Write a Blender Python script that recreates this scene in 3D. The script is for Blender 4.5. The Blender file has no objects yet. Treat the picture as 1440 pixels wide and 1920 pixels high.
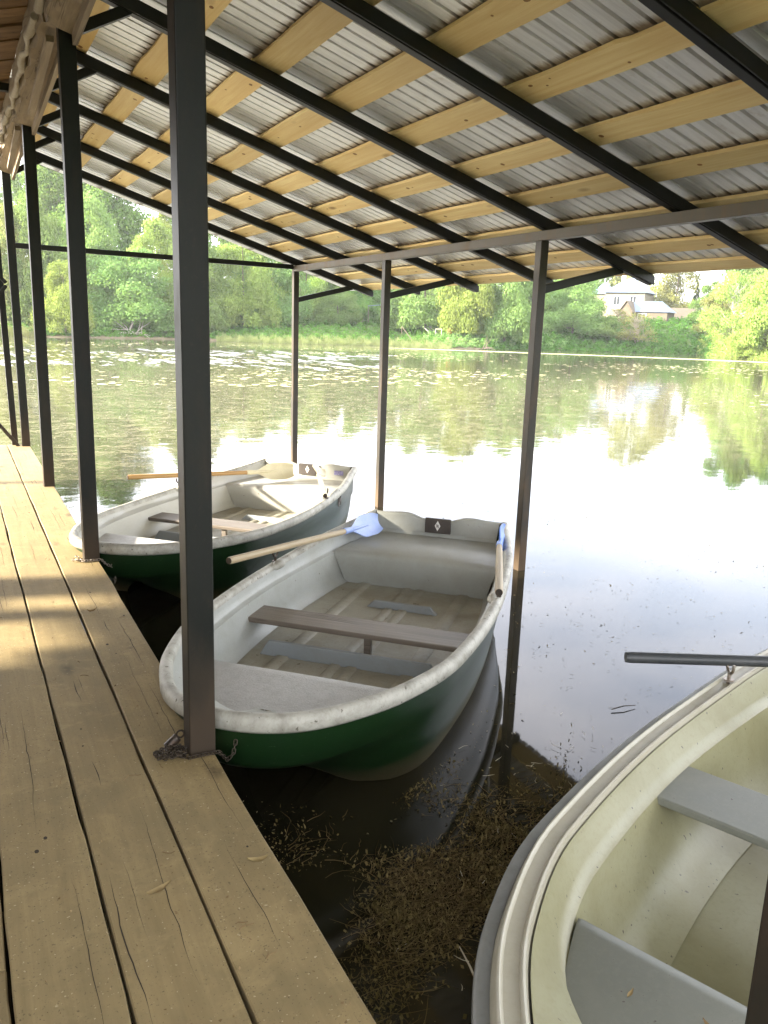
import bpy, math, random
import numpy as np
from mathutils import Vector, Matrix

random.seed(7)
RNG = np.random.default_rng(11)
S = bpy.context.scene
COL = S.collection
WATER = -0.45                      # water level; the jetty deck is z = 0

# ------------------------------------------------------------------ mesh helpers
OFF = {}                           # world point at which each object's own coordinates start
class MB:
    """collects polygons; build() links them as one mesh object"""
    def __init__(s): s.v = []; s.f = []; s.mi = []; s.cur = 0
    def add(s, vs, fs):
        o = len(s.v); s.v += [tuple(map(float, v)) for v in vs]
        s.f += [tuple(i + o for i in f) for f in fs]; s.mi += [s.cur] * len(fs)
    def box(s, x0, x1, y0, y1, z0, z1):
        s.add([(x0,y0,z0),(x1,y0,z0),(x1,y1,z0),(x0,y1,z0),(x0,y0,z1),(x1,y0,z1),(x1,y1,z1),(x0,y1,z1)],
              [(0,3,2,1),(4,5,6,7),(0,1,5,4),(1,2,6,5),(2,3,7,6),(3,0,4,7)])
    def bar(s, a, b, w, h, up=(0,0,1)):
        a, b, up = Vector(a), Vector(b), Vector(up); d = (b - a).normalized()
        sx = d.cross(up).normalized(); sz = sx.cross(d).normalized(); vs = []
        for p in (a, b):
            for i, j in ((-1,-1),(1,-1),(1,1),(-1,1)): vs.append(p + sx*(i*w/2) + sz*(j*h/2))
        s.add(vs, [(0,1,2,3),(7,6,5,4),(0,4,5,1),(1,5,6,2),(2,6,7,3),(3,7,4,0)])
    def tube(s, pts, rad, n=10, cap=True):
        pts = [Vector(p) for p in pts]; rad = rad if hasattr(rad, '__len__') else [rad]*len(pts)
        ref = None; vs = []; fs = []
        for i, p in enumerate(pts):
            d = (pts[min(i+1, len(pts)-1)] - pts[max(i-1, 0)]).normalized()
            if ref is None: ref = d.orthogonal().normalized()
            ref = (ref - d*ref.dot(d)).normalized(); c = d.cross(ref)
            for k in range(n):
                a = 2*math.pi*k/n; vs.append(p + (ref*math.cos(a) + c*math.sin(a))*rad[i])
        for i in range(len(pts)-1):
            for k in range(n): fs.append((i*n+k, i*n+(k+1)%n, (i+1)*n+(k+1)%n, (i+1)*n+k))
        if cap:
            fs.append(tuple(range(n-1, -1, -1))); fs.append(tuple((len(pts)-1)*n+k for k in range(n)))
        s.add(vs, fs)
    def torus(s, mat, R, r, stretch=0.0, n=12, m=6):
        vs = []; fs = []
        for i in range(n):
            a = 2*math.pi*i/n
            for j in range(m):
                b = 2*math.pi*j/m
                x = (R + r*math.cos(b))*math.cos(a); x += stretch*(1 if x > 0 else -1)
                vs.append(mat @ Vector((x, (R + r*math.cos(b))*math.sin(a), r*math.sin(b))))
        for i in range(n):
            for j in range(m): fs.append((i*m+j, ((i+1)%n)*m+j, ((i+1)%n)*m+(j+1)%m, i*m+(j+1)%m))
        s.add(vs, fs)
    def grid(s, P, close=False):
        """P: rows of equal-length point lists"""
        n = len(P[0]); vs = [p for r in P for p in r]; fs = []
        for i in range(len(P)-1):
            for k in range(n if close else n-1):
                fs.append((i*n+k, i*n+(k+1)%n, (i+1)*n+(k+1)%n, (i+1)*n+k))
        s.add(vs, fs)
    def disc(s, c, r, n=8, z=0, rot=0, sq=1):
        s.add([(c[0]+r*math.cos(rot+2*math.pi*k/n), c[1]+r*sq*math.sin(rot+2*math.pi*k/n), c[2]) for k in range(n)], [tuple(range(n))])
    def build(s, name, mat, parent=None, smooth=None, bevel=0, origin=None):
        me = bpy.data.meshes.new(name)
        off = Vector(OFF.get(parent.name, (0,0,0))) if parent is not None else Vector(origin or (0,0,0))
        me.from_pydata([(v[0]-off.x, v[1]-off.y, v[2]-off.z) for v in s.v], [], s.f)
        mats = mat if isinstance(mat, (list, tuple)) else [mat]
        for m in mats: me.materials.append(m)
        if len(mats) > 1: me.polygons.foreach_set('material_index', s.mi)
        me.validate(); 
        if smooth is not None:
            me.shade_smooth()
            if smooth < 180: me.set_sharp_from_angle(angle=math.radians(smooth))
        me.update()
        o = bpy.data.objects.new(name, me); COL.objects.link(o)
        if parent is None: o.location = off
        else: o.parent = parent
        OFF[o.name] = tuple(off)
        if bevel:
            b = o.modifiers.new('bevel', 'BEVEL'); b.width = bevel; b.segments = 2; b.limit_method = 'ANGLE'
        return o

def tag(o, label=None, cat=None, group=None, kind=None):
    if label: o['label'] = label
    if cat: o['category'] = cat
    if group: o['group'] = group
    if kind: o['kind'] = kind
    return o
def thing(name, label, cat, loc=(0,0,0), rz=0, group=None, world=True):
    o = bpy.data.objects.new(name, None); COL.objects.link(o)
    o.location = loc; o.rotation_euler = (0,0,rz); o.empty_display_size = 0.1
    if world: OFF[o.name] = tuple(loc)
    return tag(o, label, cat, group)
def fast_mesh(name, verts, faces4, mat):
    """verts (n,3) array, faces (m,k) array"""
    me = bpy.data.meshes.new(name); n = len(verts); m, k = faces4.shape
    me.vertices.add(n); me.vertices.foreach_set('co', np.ascontiguousarray(verts, np.float32).ravel())
    me.loops.add(m*k); me.loops.foreach_set('vertex_index', np.ascontiguousarray(faces4, np.int32).ravel())
    me.polygons.add(m); me.polygons.foreach_set('loop_start', np.arange(0, m*k, k, dtype=np.int32))
    me.polygons.foreach_set('loop_total', np.full(m, k, np.int32))
    me.materials.append(mat); me.update(calc_edges=True); return me
def link(name, me, parent=None, loc=None):
    o = bpy.data.objects.new(name, me); COL.objects.link(o)
    if parent: o.parent = parent
    if loc: o.location = loc
    return o

# ------------------------------------------------------------------ material helpers
class NT:
    def __init__(s, name):
        s.m = bpy.data.materials.new(name); s.m.use_nodes = True; s.t = s.m.node_tree; s.t.nodes.clear()
        s.out = s.t.nodes.new('ShaderNodeOutputMaterial')
    def n(s, typ, props=None, **inp):
        nd = s.t.nodes.new('ShaderNode' + typ)
        for k, v in (props or {}).items(): setattr(nd, k, v)
        for k, v in inp.items(): s.set(nd, k, v)
        return nd
    def set(s, nd, k, v):
        key = int(k[1:]) if k[0] == '_' and k[1:].isdigit() else k.replace('_', ' ')
        i = nd.inputs[key]
        if isinstance(v, bpy.types.NodeSocket): s.t.links.new(v, i)
        elif isinstance(v, bpy.types.Node): s.t.links.new(v.outputs[0], i)
        else:
            if hasattr(i.default_value, '__len__') and not isinstance(v, str):
                v = tuple(v); v = v + (1.0,) if len(i.default_value) == 4 and len(v) == 3 else v
            i.default_value = v
    def coord(s, which='Object'): return s.n('TexCoord').outputs[which]
    def mapping(s, vec, scale=(1,1,1), loc=(0,0,0), rot=(0,0,0)): return s.n('Mapping', Vector=vec, Scale=scale, Location=loc, Rotation=rot).outputs[0]
    def noise(s, vec, scale, detail=4, rough=.55, dist=0.0): return s.n('TexNoise', Vector=vec, Scale=scale, Detail=detail, Roughness=rough, Distortion=dist).outputs[0]
    def ramp(s, fac, stops, interp='LINEAR'):
        r = s.n('ValToRGB', Fac=fac); r.color_ramp.interpolation = interp; e = r.color_ramp.elements
        while len(e) < len(stops): e.new(0.5)
        for k, (p, c) in enumerate(stops):
            e[k].position = p; e[k].color = (c, c, c, 1) if isinstance(c, (int, float)) else tuple(c) + (1,)
        return r.outputs[0]
    def mix(s, fac, a, b, mode='MIX'):
        m = s.n('Mix', {'data_type': 'RGBA', 'blend_type': mode}); s.set(m, '_0', fac); s.set(m, '_6', a); s.set(m, '_7', b); return m.outputs[2]
    def math(s, op, a, b=0.0, c=0.0, clamp=False):
        m = s.n('Math', {'operation': op, 'use_clamp': clamp}); s.set(m, '_0', a); s.set(m, '_1', b); s.set(m, '_2', c); return m.outputs[0]
    def bump(s, h, strength=.3, dist=.01, normal=None):
        b = s.n('Bump', Strength=strength, Distance=dist, Height=h)
        if normal is not None: s.set(b, 'Normal', normal)
        return b.outputs[0]
    def surf(s, shader): s.t.links.new(shader.outputs[0] if isinstance(shader, bpy.types.Node) else shader, s.out.inputs[0]); return s.m
    def bsdf(s, **k): return s.surf(s.n('BsdfPrincipled', **k))

def shifted(t, amount=37.0):
    """object coordinates moved by the object's own random number, so repeats differ"""
    r = t.n('ObjectInfo').outputs['Random']
    return t.n('VectorMath', {'operation': 'ADD'}, _0=t.coord(), _1=t.math('MULTIPLY', r, amount)).outputs[0], r

def wood(name, light, dark, crack, axis=1, rough=.75, grain=1.0, knots=True, cracks=True, var=.35, grime=None):
    t = NT(name); vec, rnd = shifted(t)
    def sc(a, l): 
        v = [a, a, a]; v[axis] = l; return tuple(v)
    g1 = t.noise(t.mapping(vec, sc(26*grain, 1.1)), 1.0, 6, .6, .6)
    g2 = t.noise(t.mapping(vec, sc(120*grain, 3.0)), 1.0, 4, .6)
    big = t.noise(t.mapping(vec, sc(2.5, 1.2)), 1.0, 3)
    c = t.mix(t.ramp(g1, [(.3, 0), (.72, 1)]), dark, light)
    c = t.mix(t.math('MULTIPLY', t.ramp(g2, [(.35, 1), (.6, 0)]), .35), c, dark)
    c = t.mix(t.math('MULTIPLY', t.ramp(big, [(.35, 1), (.65, 0)]), .45), c, dark)
    tone = t.math('MULTIPLY_ADD', rnd, var, 1.0 - var*.5)
    c = t.mix(1.0, c, t.n('CombineXYZ', X=tone, Y=tone, Z=tone).outputs[0], 'MULTIPLY')
    h = t.math('ADD', t.math('MULTIPLY', g1, .6), t.math('MULTIPLY', g2, .5))
    if knots:
        v = t.n('TexVoronoi', Vector=t.mapping(vec, sc(5.0, 2.2)), Scale=1.0); 
        kn = t.ramp(v.outputs['Distance'], [(.06, 1), (.19, 0)])
        keep = t.ramp(t.n('SeparateColor', Color=v.outputs['Color']).outputs[0], [(.50, 0), (.54, 1)])
        c = t.mix(t.math('MULTIPLY', t.math('MULTIPLY', kn, keep), .75), c, crack)
    if cracks:
        w = t.noise(t.mapping(vec, sc(13, .42)), 1.0, 3, .5, .35)
        line = t.ramp(w, [(.487, 0), (.4985, 1), (.5015, 1), (.513, 0)])
        gate = t.ramp(t.noise(t.mapping(vec, sc(3, .8), loc=(9,4,2)), 1.0, 2), [(.5, 0), (.56, 1)])
        ln = t.math('MULTIPLY', line, gate); c = t.mix(t.math('MULTIPLY', ln, .85), c, crack)
        h = t.math('SUBTRACT', h, t.math('MULTIPLY', ln, 1.2))
    if grime:
        sp = t.noise(t.coord(), 34.0, 6, .7); c = t.mix(t.math('MULTIPLY', t.ramp(sp, [(.6, 0), (.7, 1)]), .55), c, grime)
        bl = t.noise(t.coord(), 2.4, 5, .65, .3); c = t.mix(t.math('MULTIPLY', t.ramp(bl, [(.42, 0), (.66, 1)]), .6), c, grime)
        b2 = t.noise(t.mapping(t.coord(), loc=(5,2,1)), 7.0, 5, .7, .5); c = t.mix(t.math('MULTIPLY', t.ramp(b2, [(.52, 0), (.68, 1)]), .35), c, tuple(min(1, q*1.25) for q in light))
        fs = t.noise(t.coord(), 150.0, 2, .5); c = t.mix(t.math('MULTIPLY', t.ramp(fs, [(.66, 0), (.70, 1)]), .7), c, (.07,.05,.025))
        f2 = t.noise(t.mapping(t.coord(), loc=(1,7,3)), 95.0, 2, .5); c = t.mix(t.math('MULTIPLY', t.ramp(f2, [(.69, 0), (.72, 1)]), .6), c, (.50,.42,.27))
    return t.bsdf(Base_Color=c, Roughness=rough, Normal=t.bump(h, .35, .004))

def painted(name, col, dirt, rough=.4, amount=.5, scale=6.0, speck=None, metal=0.0, coat=0.0, bump=.08, fine=60.0, spec=.5, stretch=(1,1,1)):
    t = NT(name); vec, rnd = shifted(t, 11.0); mv = t.mapping(vec, stretch)
    a = t.noise(mv, scale, 6, .62, .4); b = t.noise(mv, fine, 4, .6)
    c = t.mix(t.math('MULTIPLY', t.ramp(a, [(.42, 0), (.72, 1)]), amount), col, dirt)
    c = t.mix(t.math('MULTIPLY', t.ramp(b, [(.5, 0), (.75, 1)]), amount*.5), c, dirt)
    if speck:
        v = t.noise(mv, speck[1], 3, .5); c = t.mix(t.ramp(v, [(speck[2], 0), (speck[2]+.03, 1)]), c, speck[0])
    return t.bsdf(Base_Color=c, Roughness=t.math('MULTIPLY_ADD', a, .25, rough - .1), Metallic=metal, Coat_Weight=coat, Coat_Roughness=.06,
                  Specular_IOR_Level=spec, Normal=t.bump(t.math('ADD', b, a), bump, .004))

def steel(name, col, rust, rust_z=None, rough=.42, amount=.25):
    t = NT(name); co = t.coord(); w = t.n('NewGeometry').outputs['Position']
    a = t.noise(t.mapping(w, (9, 9, 2.5)), 1.0, 6, .65, .3); b = t.noise(w, 70.0, 3, .6)
    f = t.math('MULTIPLY', t.ramp(a, [(.5, 0), (.68, 1)]), amount)
    if rust_z is not None:
        zz = t.n('SeparateXYZ', Vector=w).outputs[2]
        band = t.ramp(t.math('ADD', t.math('DIVIDE', t.math('SUBTRACT', zz, rust_z[0]), rust_z[1]), t.math('MULTIPLY', t.math('SUBTRACT', a, .5), 1.2)), [(.25, 1), (.9, 0)])
        f = t.math('MAXIMUM', f, t.math('MULTIPLY', band, .85))
    c = t.mix(f, col, rust)
    c = t.mix(t.math('MULTIPLY', t.ramp(b, [(.6, 0), (.75, 1)]), .2), c, rust)
    return t.bsdf(Base_Color=c, Roughness=t.math('MULTIPLY_ADD', f, .3, rough), Specular_IOR_Level=.28, Normal=t.bump(b, .12, .003))

def foliage(name, a, b, trans=.35, warm=None):
    t = NT(name); g = t.n('NewGeometry').outputs['Random Per Island']; r = t.n('ObjectInfo').outputs['Random']
    big = t.noise(t.coord(), .55, 3, .5)
    c = t.mix(g, a, b); c = t.mix(t.ramp(big, [(.42, 0), (.62, .6)]), c, warm or b)
    hs = t.n('HueSaturation', Color=c, Hue=t.math('MULTIPLY_ADD', r, .03, .485), Value=t.math('MULTIPLY_ADD', r, .4, .82), Saturation=1.0).outputs[0]
    d = t.n('BsdfDiffuse', Color=hs); tr = t.n('BsdfTranslucent', Color=t.mix(.35, hs, (.26, .34, .05)))
    return t.surf(t.n('MixShader', _0=trans, _1=d, _2=tr))

# ------------------------------------------------------------------ materials
M = {}
M['deck'] = wood('deck_wood', (0.319,0.242,0.111), (0.208,0.153,0.066), (0.038,0.025,0.013), 1, .8, .8, grime=(0.170,0.132,0.060), var=.22, cracks=False)
M['pine'] = wood('fresh_pine', (.92,.78,.43), (.72,.52,.22), (.26,.12,.04), 1, .65, .75, cracks=False, var=.4)
M['old'] = wood('grey_timber', (0.357,0.289,0.196), (0.170,0.128,0.081), (0.051,0.034,0.021), 1, .85, .7, var=.2)
M['brown_x'] = wood('brown_ceiling', (0.306,0.196,0.093), (0.136,0.076,0.034), (0.034,0.017,0.009), 0, .8, .6, var=.3)
M['thwart'] = wood('worn_thwart', (0.230,0.204,0.166), (0.111,0.089,0.068), (0.043,0.030,0.019), 1, .5, 1.2, knots=False)
M['oar_wood'] = wood('oar_wood', (0.510,0.442,0.315), (0.306,0.230,0.132), (0.128,0.085,0.043), 0, .55, 2.5, knots=False, cracks=False)
M['oar_orange'] = wood('varnished_oar', (0.527,0.340,0.145), (0.357,0.204,0.068), (0.128,0.068,0.025), 0, .45, 2.5, knots=False, cracks=False)
M['steel'] = steel('black_steel', (.006,.0075,.006), (.045,.031,.019), (0, .5), .46, .25)
M['raft'] = steel('black_rafter', (.008,.009,.008), (.04,.028,.018), None, .4, .15)
M['raw'] = steel('raw_steel', (.030,.026,.019), (.085,.056,.031), (-.45, .45), .4, .6)
M['beam'] = steel('brown_beam', (.095,.082,.06), (.14,.095,.055), None, .45, .6)
M['crack'] = painted('crack_shadow_gap', (.035,.024,.012), (.02,.014,.008), .9, .4, 9.0)
M['knot'] = painted('pine_knot', (.34,.17,.055), (.22,.10,.035), .7, .6, 30.0)
M['rustpost'] = steel('mottled_steel', (.009,.010,.007), (.035,.022,.013), None, .65, .7)
M['white'] = painted('white_gelcoat', (0.425,0.425,0.387), (0.323,0.315,0.259), .38, .5, 3.0, ((0.136,0.119,0.085), 26.0, .74))
M['grey_in'] = painted('grey_gelcoat', (0.348,0.361,0.336), (0.264,0.264,0.217), .42, .6, 4.0, ((0.119,0.102,0.068), 30.0, .74))
M['floor'] = painted('dirty_floor', (0.348,0.336,0.276), (0.221,0.200,0.140), .55, .9, 3.0, ((0.102,0.076,0.043), 22.0, .72), bump=.15)
M['lip'] = painted('worn_lip', (0.408,0.399,0.348), (0.196,0.187,0.149), .55, .9, 10.0, ((0.111,0.102,0.076), 40.0, .67), bump=.2)
M['seat_rough'] = painted('rough_seat', (0.442,0.442,0.421), (0.332,0.327,0.297), .55, .5, 20.0, bump=.6, fine=110.0)
def hull_paint():
    t = NT('green_hull'); co = t.coord(); z = t.n('SeparateXYZ', Vector=co).outputs[2]
    a = t.noise(t.mapping(co, (1, 1, 3)), 5.0, 6, .6, .4); b = t.noise(t.mapping(co, (.6, .6, 4)), 60.0, 3, .5); k = t.noise(co, 30.0, 4, .6)
    c = t.mix(a, (.005,.019,.005), (.008,.028,.008)); c = t.mix(t.math('MULTIPLY', t.ramp(b, [(.70, 0), (.74, 1)]), .6), c, (.17,.21,.16))
    scum = t.ramp(t.math('ADD', z, t.math('MULTIPLY', t.math('SUBTRACT', a, .5), .08)), [(.02, 1), (.075, .55), (.13, 0)])
    c = t.mix(t.math('MULTIPLY', scum, t.math('MULTIPLY_ADD', k, .5, .45)), c, (.095,.072,.034))
    return t.bsdf(Base_Color=c, Roughness=t.math('MULTIPLY_ADD', scum, .3, .34), Coat_Weight=t.math('SUBTRACT', .15, t.math('MULTIPLY', scum, .15)), Coat_Roughness=.12, Specular_IOR_Level=.38, Normal=t.bump(t.math('ADD', a, t.math('MULTIPLY', k, .3)), .08, .004))
M['green'] = hull_paint()
M['cream'] = painted('cream_gelcoat', (0.264,0.255,0.149), (0.191,0.174,0.081), .34, .9, 2.2, ((0.076,0.060,0.034), 46.0, .70))
M['cream_lip'] = painted('cream_lip', (0.383,0.361,0.281), (0.289,0.268,0.178), .35, .5, 8.0)
M['grey_seat'] = painted('grey_seat', (0.162,0.170,0.143), (0.225,0.230,0.191), .4, .7, 3.0, ((0.085,0.076,0.060), 60.0, .71))
M['darkoar'] = painted('dark_grey_shaft', (.045,.05,.055), (.08,.08,.08), .4, .5, 9.0)
M['rubber'] = painted('grey_fender', (0.170,0.174,0.162), (0.102,0.102,0.085), .5, .7, 6.0)
M['rib'] = painted('grey_rib', (.25,.275,.285), (.20,.20,.175), .4, .5, 5.0)
M['plate'] = painted('dark_plate', (.05,.042,.038), (.09,.07,.055), .5, .5, 20.0)
M['mark'] = painted('white_mark', (.75,.75,.72), (.6,.6,.58), .5, .2, 8.0)
M['blue'] = painted('blue_blade', (.10,.22,.66), (.24,.33,.62), .35, .7, 9.0)
M['bluegrey'] = painted('pale_blue_blade', (.33,.42,.66), (.20,.30,.66), .35, .8, 5.0)
M['creamblade'] = painted('cream_blade', (.66,.60,.40), (.5,.44,.28), .4, .5, 9.0)
M['sticker'] = painted('violet_sticker', (.17,.14,.42), (.6,.6,.7), .4, .9, 90.0)
M['dark'] = painted('dark_iron', (.04,.033,.027), (.10,.06,.035), .45, .6, 60.0, metal=.5)
M['chain'] = painted('chain_iron', (.07,.055,.04), (.04,.028,.018), .45, .6, 60.0, metal=.7)
M['zinc'] = painted('zinc_iron', (.35,.31,.27), (.2,.13,.08), .4, .6, 60.0, metal=.7)
M['bark'] = painted('bark', (.15,.125,.095), (.07,.055,.04), .9, .8, 6.0, stretch=(2,2,.6), spec=.2)
M['palebark'] = painted('pale_bark', (.40,.37,.32), (.25,.22,.17), .9, .8, 6.0, spec=.2)
M['f_yellow'] = foliage('leaves_yellow', (0.162,0.238,0.051), (0.238,0.315,0.081), .42, (0.264,0.332,0.089))
M['f_mid'] = foliage('leaves_mid', (0.115,0.204,0.061), (0.170,0.268,0.085), .38, (0.191,0.281,0.089))
M['f_deep'] = foliage('leaves_deep', (0.072,0.153,0.038), (0.119,0.212,0.055), .38, (0.145,0.238,0.060))
M['f_olive'] = foliage('leaves_olive', (0.170,0.183,0.064), (0.246,0.246,0.093), .35, (0.230,0.255,0.076))
M['f_spruce'] = foliage('needles', (.02,.05,.022), (.035,.07,.03), .1)
M['nettle'] = foliage('bank_green', (0.038,0.106,0.017), (0.076,0.170,0.030), .3, (0.085,0.178,0.030))
M['reed'] = foliage('reed_blades', (0.111,0.145,0.051), (0.204,0.217,0.098), .25)
M['pad'] = foliage('lily_pads', (.40,.40,.20), (.58,.56,.36), .05)
M['crumb'] = foliage('weed_crumbs', (0.111,0.106,0.072), (0.212,0.204,0.149), .0)
M['speck'] = foliage('water_specks', (.10,.085,.05), (.32,.29,.19), .0)
M['weed'] = foliage('weed_strands', (.04,.028,.012), (.20,.145,.07), .1, (.12,.09,.032))
M['straw'] = foliage('pale_straw', (.42,.38,.28), (.6,.56,.44), .0)
M['litter'] = foliage('litter_bits', (.07,.04,.018), (.34,.25,.13), .0)
M['twig'] = foliage('bare_twigs', (.25,.22,.16), (.34,.31,.24), .0)

def galvanized():
    t = NT('galvanized_sheet'); vec, rnd = shifted(t, 5.0)
    a = t.noise(t.mapping(vec, (1.2, 5, 1)), 1.0, 5, .6, .5); b = t.noise(t.mapping(vec, (3, 30, 3)), 1.0, 4, .6)
    st = t.noise(t.mapping(vec, (7, 9, 7), loc=(3,1,0)), 1.0, 5, .65)
    c = t.mix(a, (.84,.85,.86), (.94,.95,.96)); c = t.mix(t.math('MULTIPLY', t.ramp(b, [(.4,0),(.7,1)]), .4), c, (.48,.49,.49))
    tone = t.math('MULTIPLY_ADD', rnd, .22, .86); c = t.mix(1.0, c, t.n('CombineXYZ', X=tone, Y=tone, Z=tone).outputs[0], 'MULTIPLY')
    c = t.mix(t.math('MULTIPLY', t.ramp(st, [(.6,0),(.72,1)]), .3), c, (.34,.24,.13))
    px = t.n('SeparateXYZ', Vector=t.n('NewGeometry').outputs['Position']).outputs[0]      # damp stains on the upslope side of each batten
    fr = t.math('FRACT', t.math('DIVIDE', t.math('SUBTRACT', px, 1.345), .5055)); rag = t.noise(t.mapping(vec, (4, 40, 4)), 1.0, 3, .6)
    dm = t.ramp(t.math('ADD', fr, t.math('MULTIPLY', t.math('SUBTRACT', rag, .5), .16)), [(.84, 0), (.93, 1)])
    c = t.mix(t.math('MULTIPLY', dm, .8), c, (.13,.08,.04))
    return t.bsdf(Base_Color=c, Metallic=.5, Roughness=t.math('MULTIPLY_ADD', a, .22, .22))
M['sheet'] = galvanized()

def ground_mat():
    t = NT('bank_ground'); p = t.n('NewGeometry').outputs['Position']
    a = t.noise(p, .35, 6, .6); b = t.noise(p, 3.0, 5, .65)
    z = t.n('SeparateXYZ', Vector=p).outputs[2]
    c = t.mix(t.ramp(a, [(.4, 0), (.62, 1)]), (.055,.105,.022), (.095,.14,.035)); c = t.mix(t.math('MULTIPLY', b, .5), c, (.05,.085,.02))
    mud = t.ramp(t.math('ADD', z, t.math('MULTIPLY', b, .5)), [(.0, 1), (.12, 0)])
    c = t.mix(mud, c, (.13,.11,.07)); c = t.mix(t.math('MULTIPLY', t.ramp(b, [(.58,0),(.7,1)]), .5), c, (.20,.16,.09))
    return t.bsdf(Base_Color=c, Roughness=.95, Specular_IOR_Level=.1, Normal=t.bump(b, .5, .1))
M['ground'] = ground_mat()

def water_mat():
    t = NT('pond_water'); p = t.n('NewGeometry').outputs['Position']
    sx = t.n('SeparateXYZ', Vector=p); X, Y = sx.outputs[0], sx.outputs[1]
    r = t.math('SQRT', t.math('ADD', t.math('MULTIPLY', X, X), t.math('MULTIPLY', Y, Y)))
    wob = t.noise(p, .16, 4, .6, .6); n3 = t.noise(p, 1.3, 5, .6)
    rr = t.math('MULTIPLY_ADD', t.math('SUBTRACT', wob, .5), 14.0, t.math('MULTIPLY_ADD', t.math('DIVIDE', X, t.math('MAXIMUM', Y, 1.0)), -6.0, t.math('ADD', r, 3.2)))
    # wind: calm by the jetty, a little ripple farther out, a rough patch off the far left bank
    calm = t.ramp(t.math('DIVIDE', rr, 100.0), [(.06, .10), (.12, .55), (.20, 1.0), (.40, .9), (.9, .8)])
    patch = t.math('MULTIPLY', t.ramp(t.math('DIVIDE', rr, 100.0), [(.36, 0), (.44, 1), (.64, 1), (.74, 0)]),
                   t.ramp(t.math('ADD', t.math('DIVIDE', X, t.math('MAXIMUM', Y, 1.0)), t.math('MULTIPLY', t.math('SUBTRACT', wob, .5), .5)), [(.42, 1), (.56, 0)]))
    w1 = t.noise(t.mapping(p, (1.0, 1.0, 1)), 1.1, 3, .5, .3); w2 = t.noise(p, 5.5, 3, .5); w3 = t.noise(p, .32, 2, .5)
    h = t.math('ADD', t.math('MULTIPLY', w1, .55), t.math('ADD', t.math('MULTIPLY', w2, .12), t.math('MULTIPLY', w3, .6)))
    bs = t.math('MULTIPLY', calm, .10)
    bp = t.n('Bump', Strength=bs, Distance=.12, Height=h).outputs[0]
    # wavelet faces turned towards the jetty in the ruffled patch
    crest = t.math('MULTIPLY', patch, t.ramp(t.noise(t.mapping(p, (1.5, .30, 1)), 1.0, 4, .65), [(.50, 0), (.58, 1)]))
    tilt = t.n('VectorMath', {'operation': 'SCALE'}, _0=(-.07, -.15, 0), Scale=crest).outputs[0]
    bp = t.n('VectorMath', {'operation': 'NORMALIZE'}, _0=t.n('VectorMath', {'operation': 'ADD'}, _0=bp, _1=tilt).outputs[0]).outputs[0]
    # floating weed and pollen just under and on the surface
    zone = t.ramp(t.math('DIVIDE', rr, 100.0), [(.09, 0), (.15, 1), (.30, 1), (.42, .5), (.7, .3)])
    left = t.ramp(t.math('ADD', t.math('DIVIDE', X, t.math('MAXIMUM', Y, 1.0)), t.math('MULTIPLY', t.math('SUBTRACT', wob, .5), .8)), [(.30, 1), (.75, .8), (1.1, .6)])
    grain = t.noise(t.mapping(p, (9, 16, 1)), 1.0, 6, .75, .3); grain2 = t.noise(t.mapping(p, (2.2, 4.5, 1)), 1.0, 5, .7)
    g = t.ramp(t.math('ADD', t.math('MULTIPLY', grain, .6), t.math('MULTIPLY', grain2, .4)), [(.47, 0), (.58, 1)])
    weed = t.math('MULTIPLY', t.math('MULTIPLY', zone, left), g)
    body = t.mix(t.ramp(n3, [(.35, 0), (.7, 1)]), (.012,.011,.006), (.022,.019,.009))
    body = t.mix(zone, body, (.048,.046,.028))
    streak = t.math('MULTIPLY', t.ramp(t.math('DIVIDE', t.math('MULTIPLY_ADD', t.math('SUBTRACT', wob, .5), 5.0, r), 100.0), [(.86, 0), (.875, 1), (.905, 1), (.93, 0)]),
                    t.ramp(t.math('DIVIDE', X, t.math('MAXIMUM', Y, 1.0)), [(.48, 0), (.58, 1)]))
    fr = t.n('Fresnel', IOR=1.333, Normal=bp)
    gl = t.n('BsdfGlossy', Color=(.97,.97,1.0), Roughness=.03, Normal=bp)
    df = t.n('BsdfDiffuse', Color=body)
    wd = t.n('BsdfDiffuse', Color=t.mix(streak, t.mix(grain2, (.13,.122,.07), (.22,.208,.135)), (.36,.33,.20)))
    wat = t.n('MixShader', _0=fr, _1=df, _2=gl)
    return t.surf(t.n('MixShader', _0=t.math('MAXIMUM', t.math('MULTIPLY', weed, .6), t.math('MULTIPLY', streak, .8)), _1=wat, _2=wd))
M['water'] = water_mat()

def haze_mat():
    t = NT('pale_haze'); v = t.n('VolumePrincipled', Color=(.93,.96,1.0), Density=.00034, Anisotropy=.25); t.t.links.new(v.outputs[0], t.out.inputs['Volume']); return t.m
M['haze'] = haze_mat()

# ------------------------------------------------------------------ camera, sun, sky
F, YAW, PITCH, ROLL = 1528.0, .48417, .22108, .0332
cam = bpy.data.cameras.new('camera'); camo = bpy.data.objects.new('camera', cam); COL.objects.link(camo); S.camera = camo
cam.sensor_fit = 'VERTICAL'; cam.sensor_height = 24.0; cam.lens = F/1920*24.0; cam.clip_start = .05; cam.clip_end = 6000
fw = Vector((math.sin(YAW)*math.cos(PITCH), math.cos(YAW)*math.cos(PITCH), -math.sin(PITCH)))
rt = Vector((math.cos(YAW), -math.sin(YAW), 0)); up = rt.cross(fw)
r2 = rt*math.cos(ROLL) + up*math.sin(ROLL); u2 = up*math.cos(ROLL) - rt*math.sin(ROLL)
camo.matrix_world = Matrix(((r2.x, u2.x, -fw.x, 0), (r2.y, u2.y, -fw.y, 0), (r2.z, u2.z, -fw.z, 1.55), (0, 0, 0, 1)))

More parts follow.
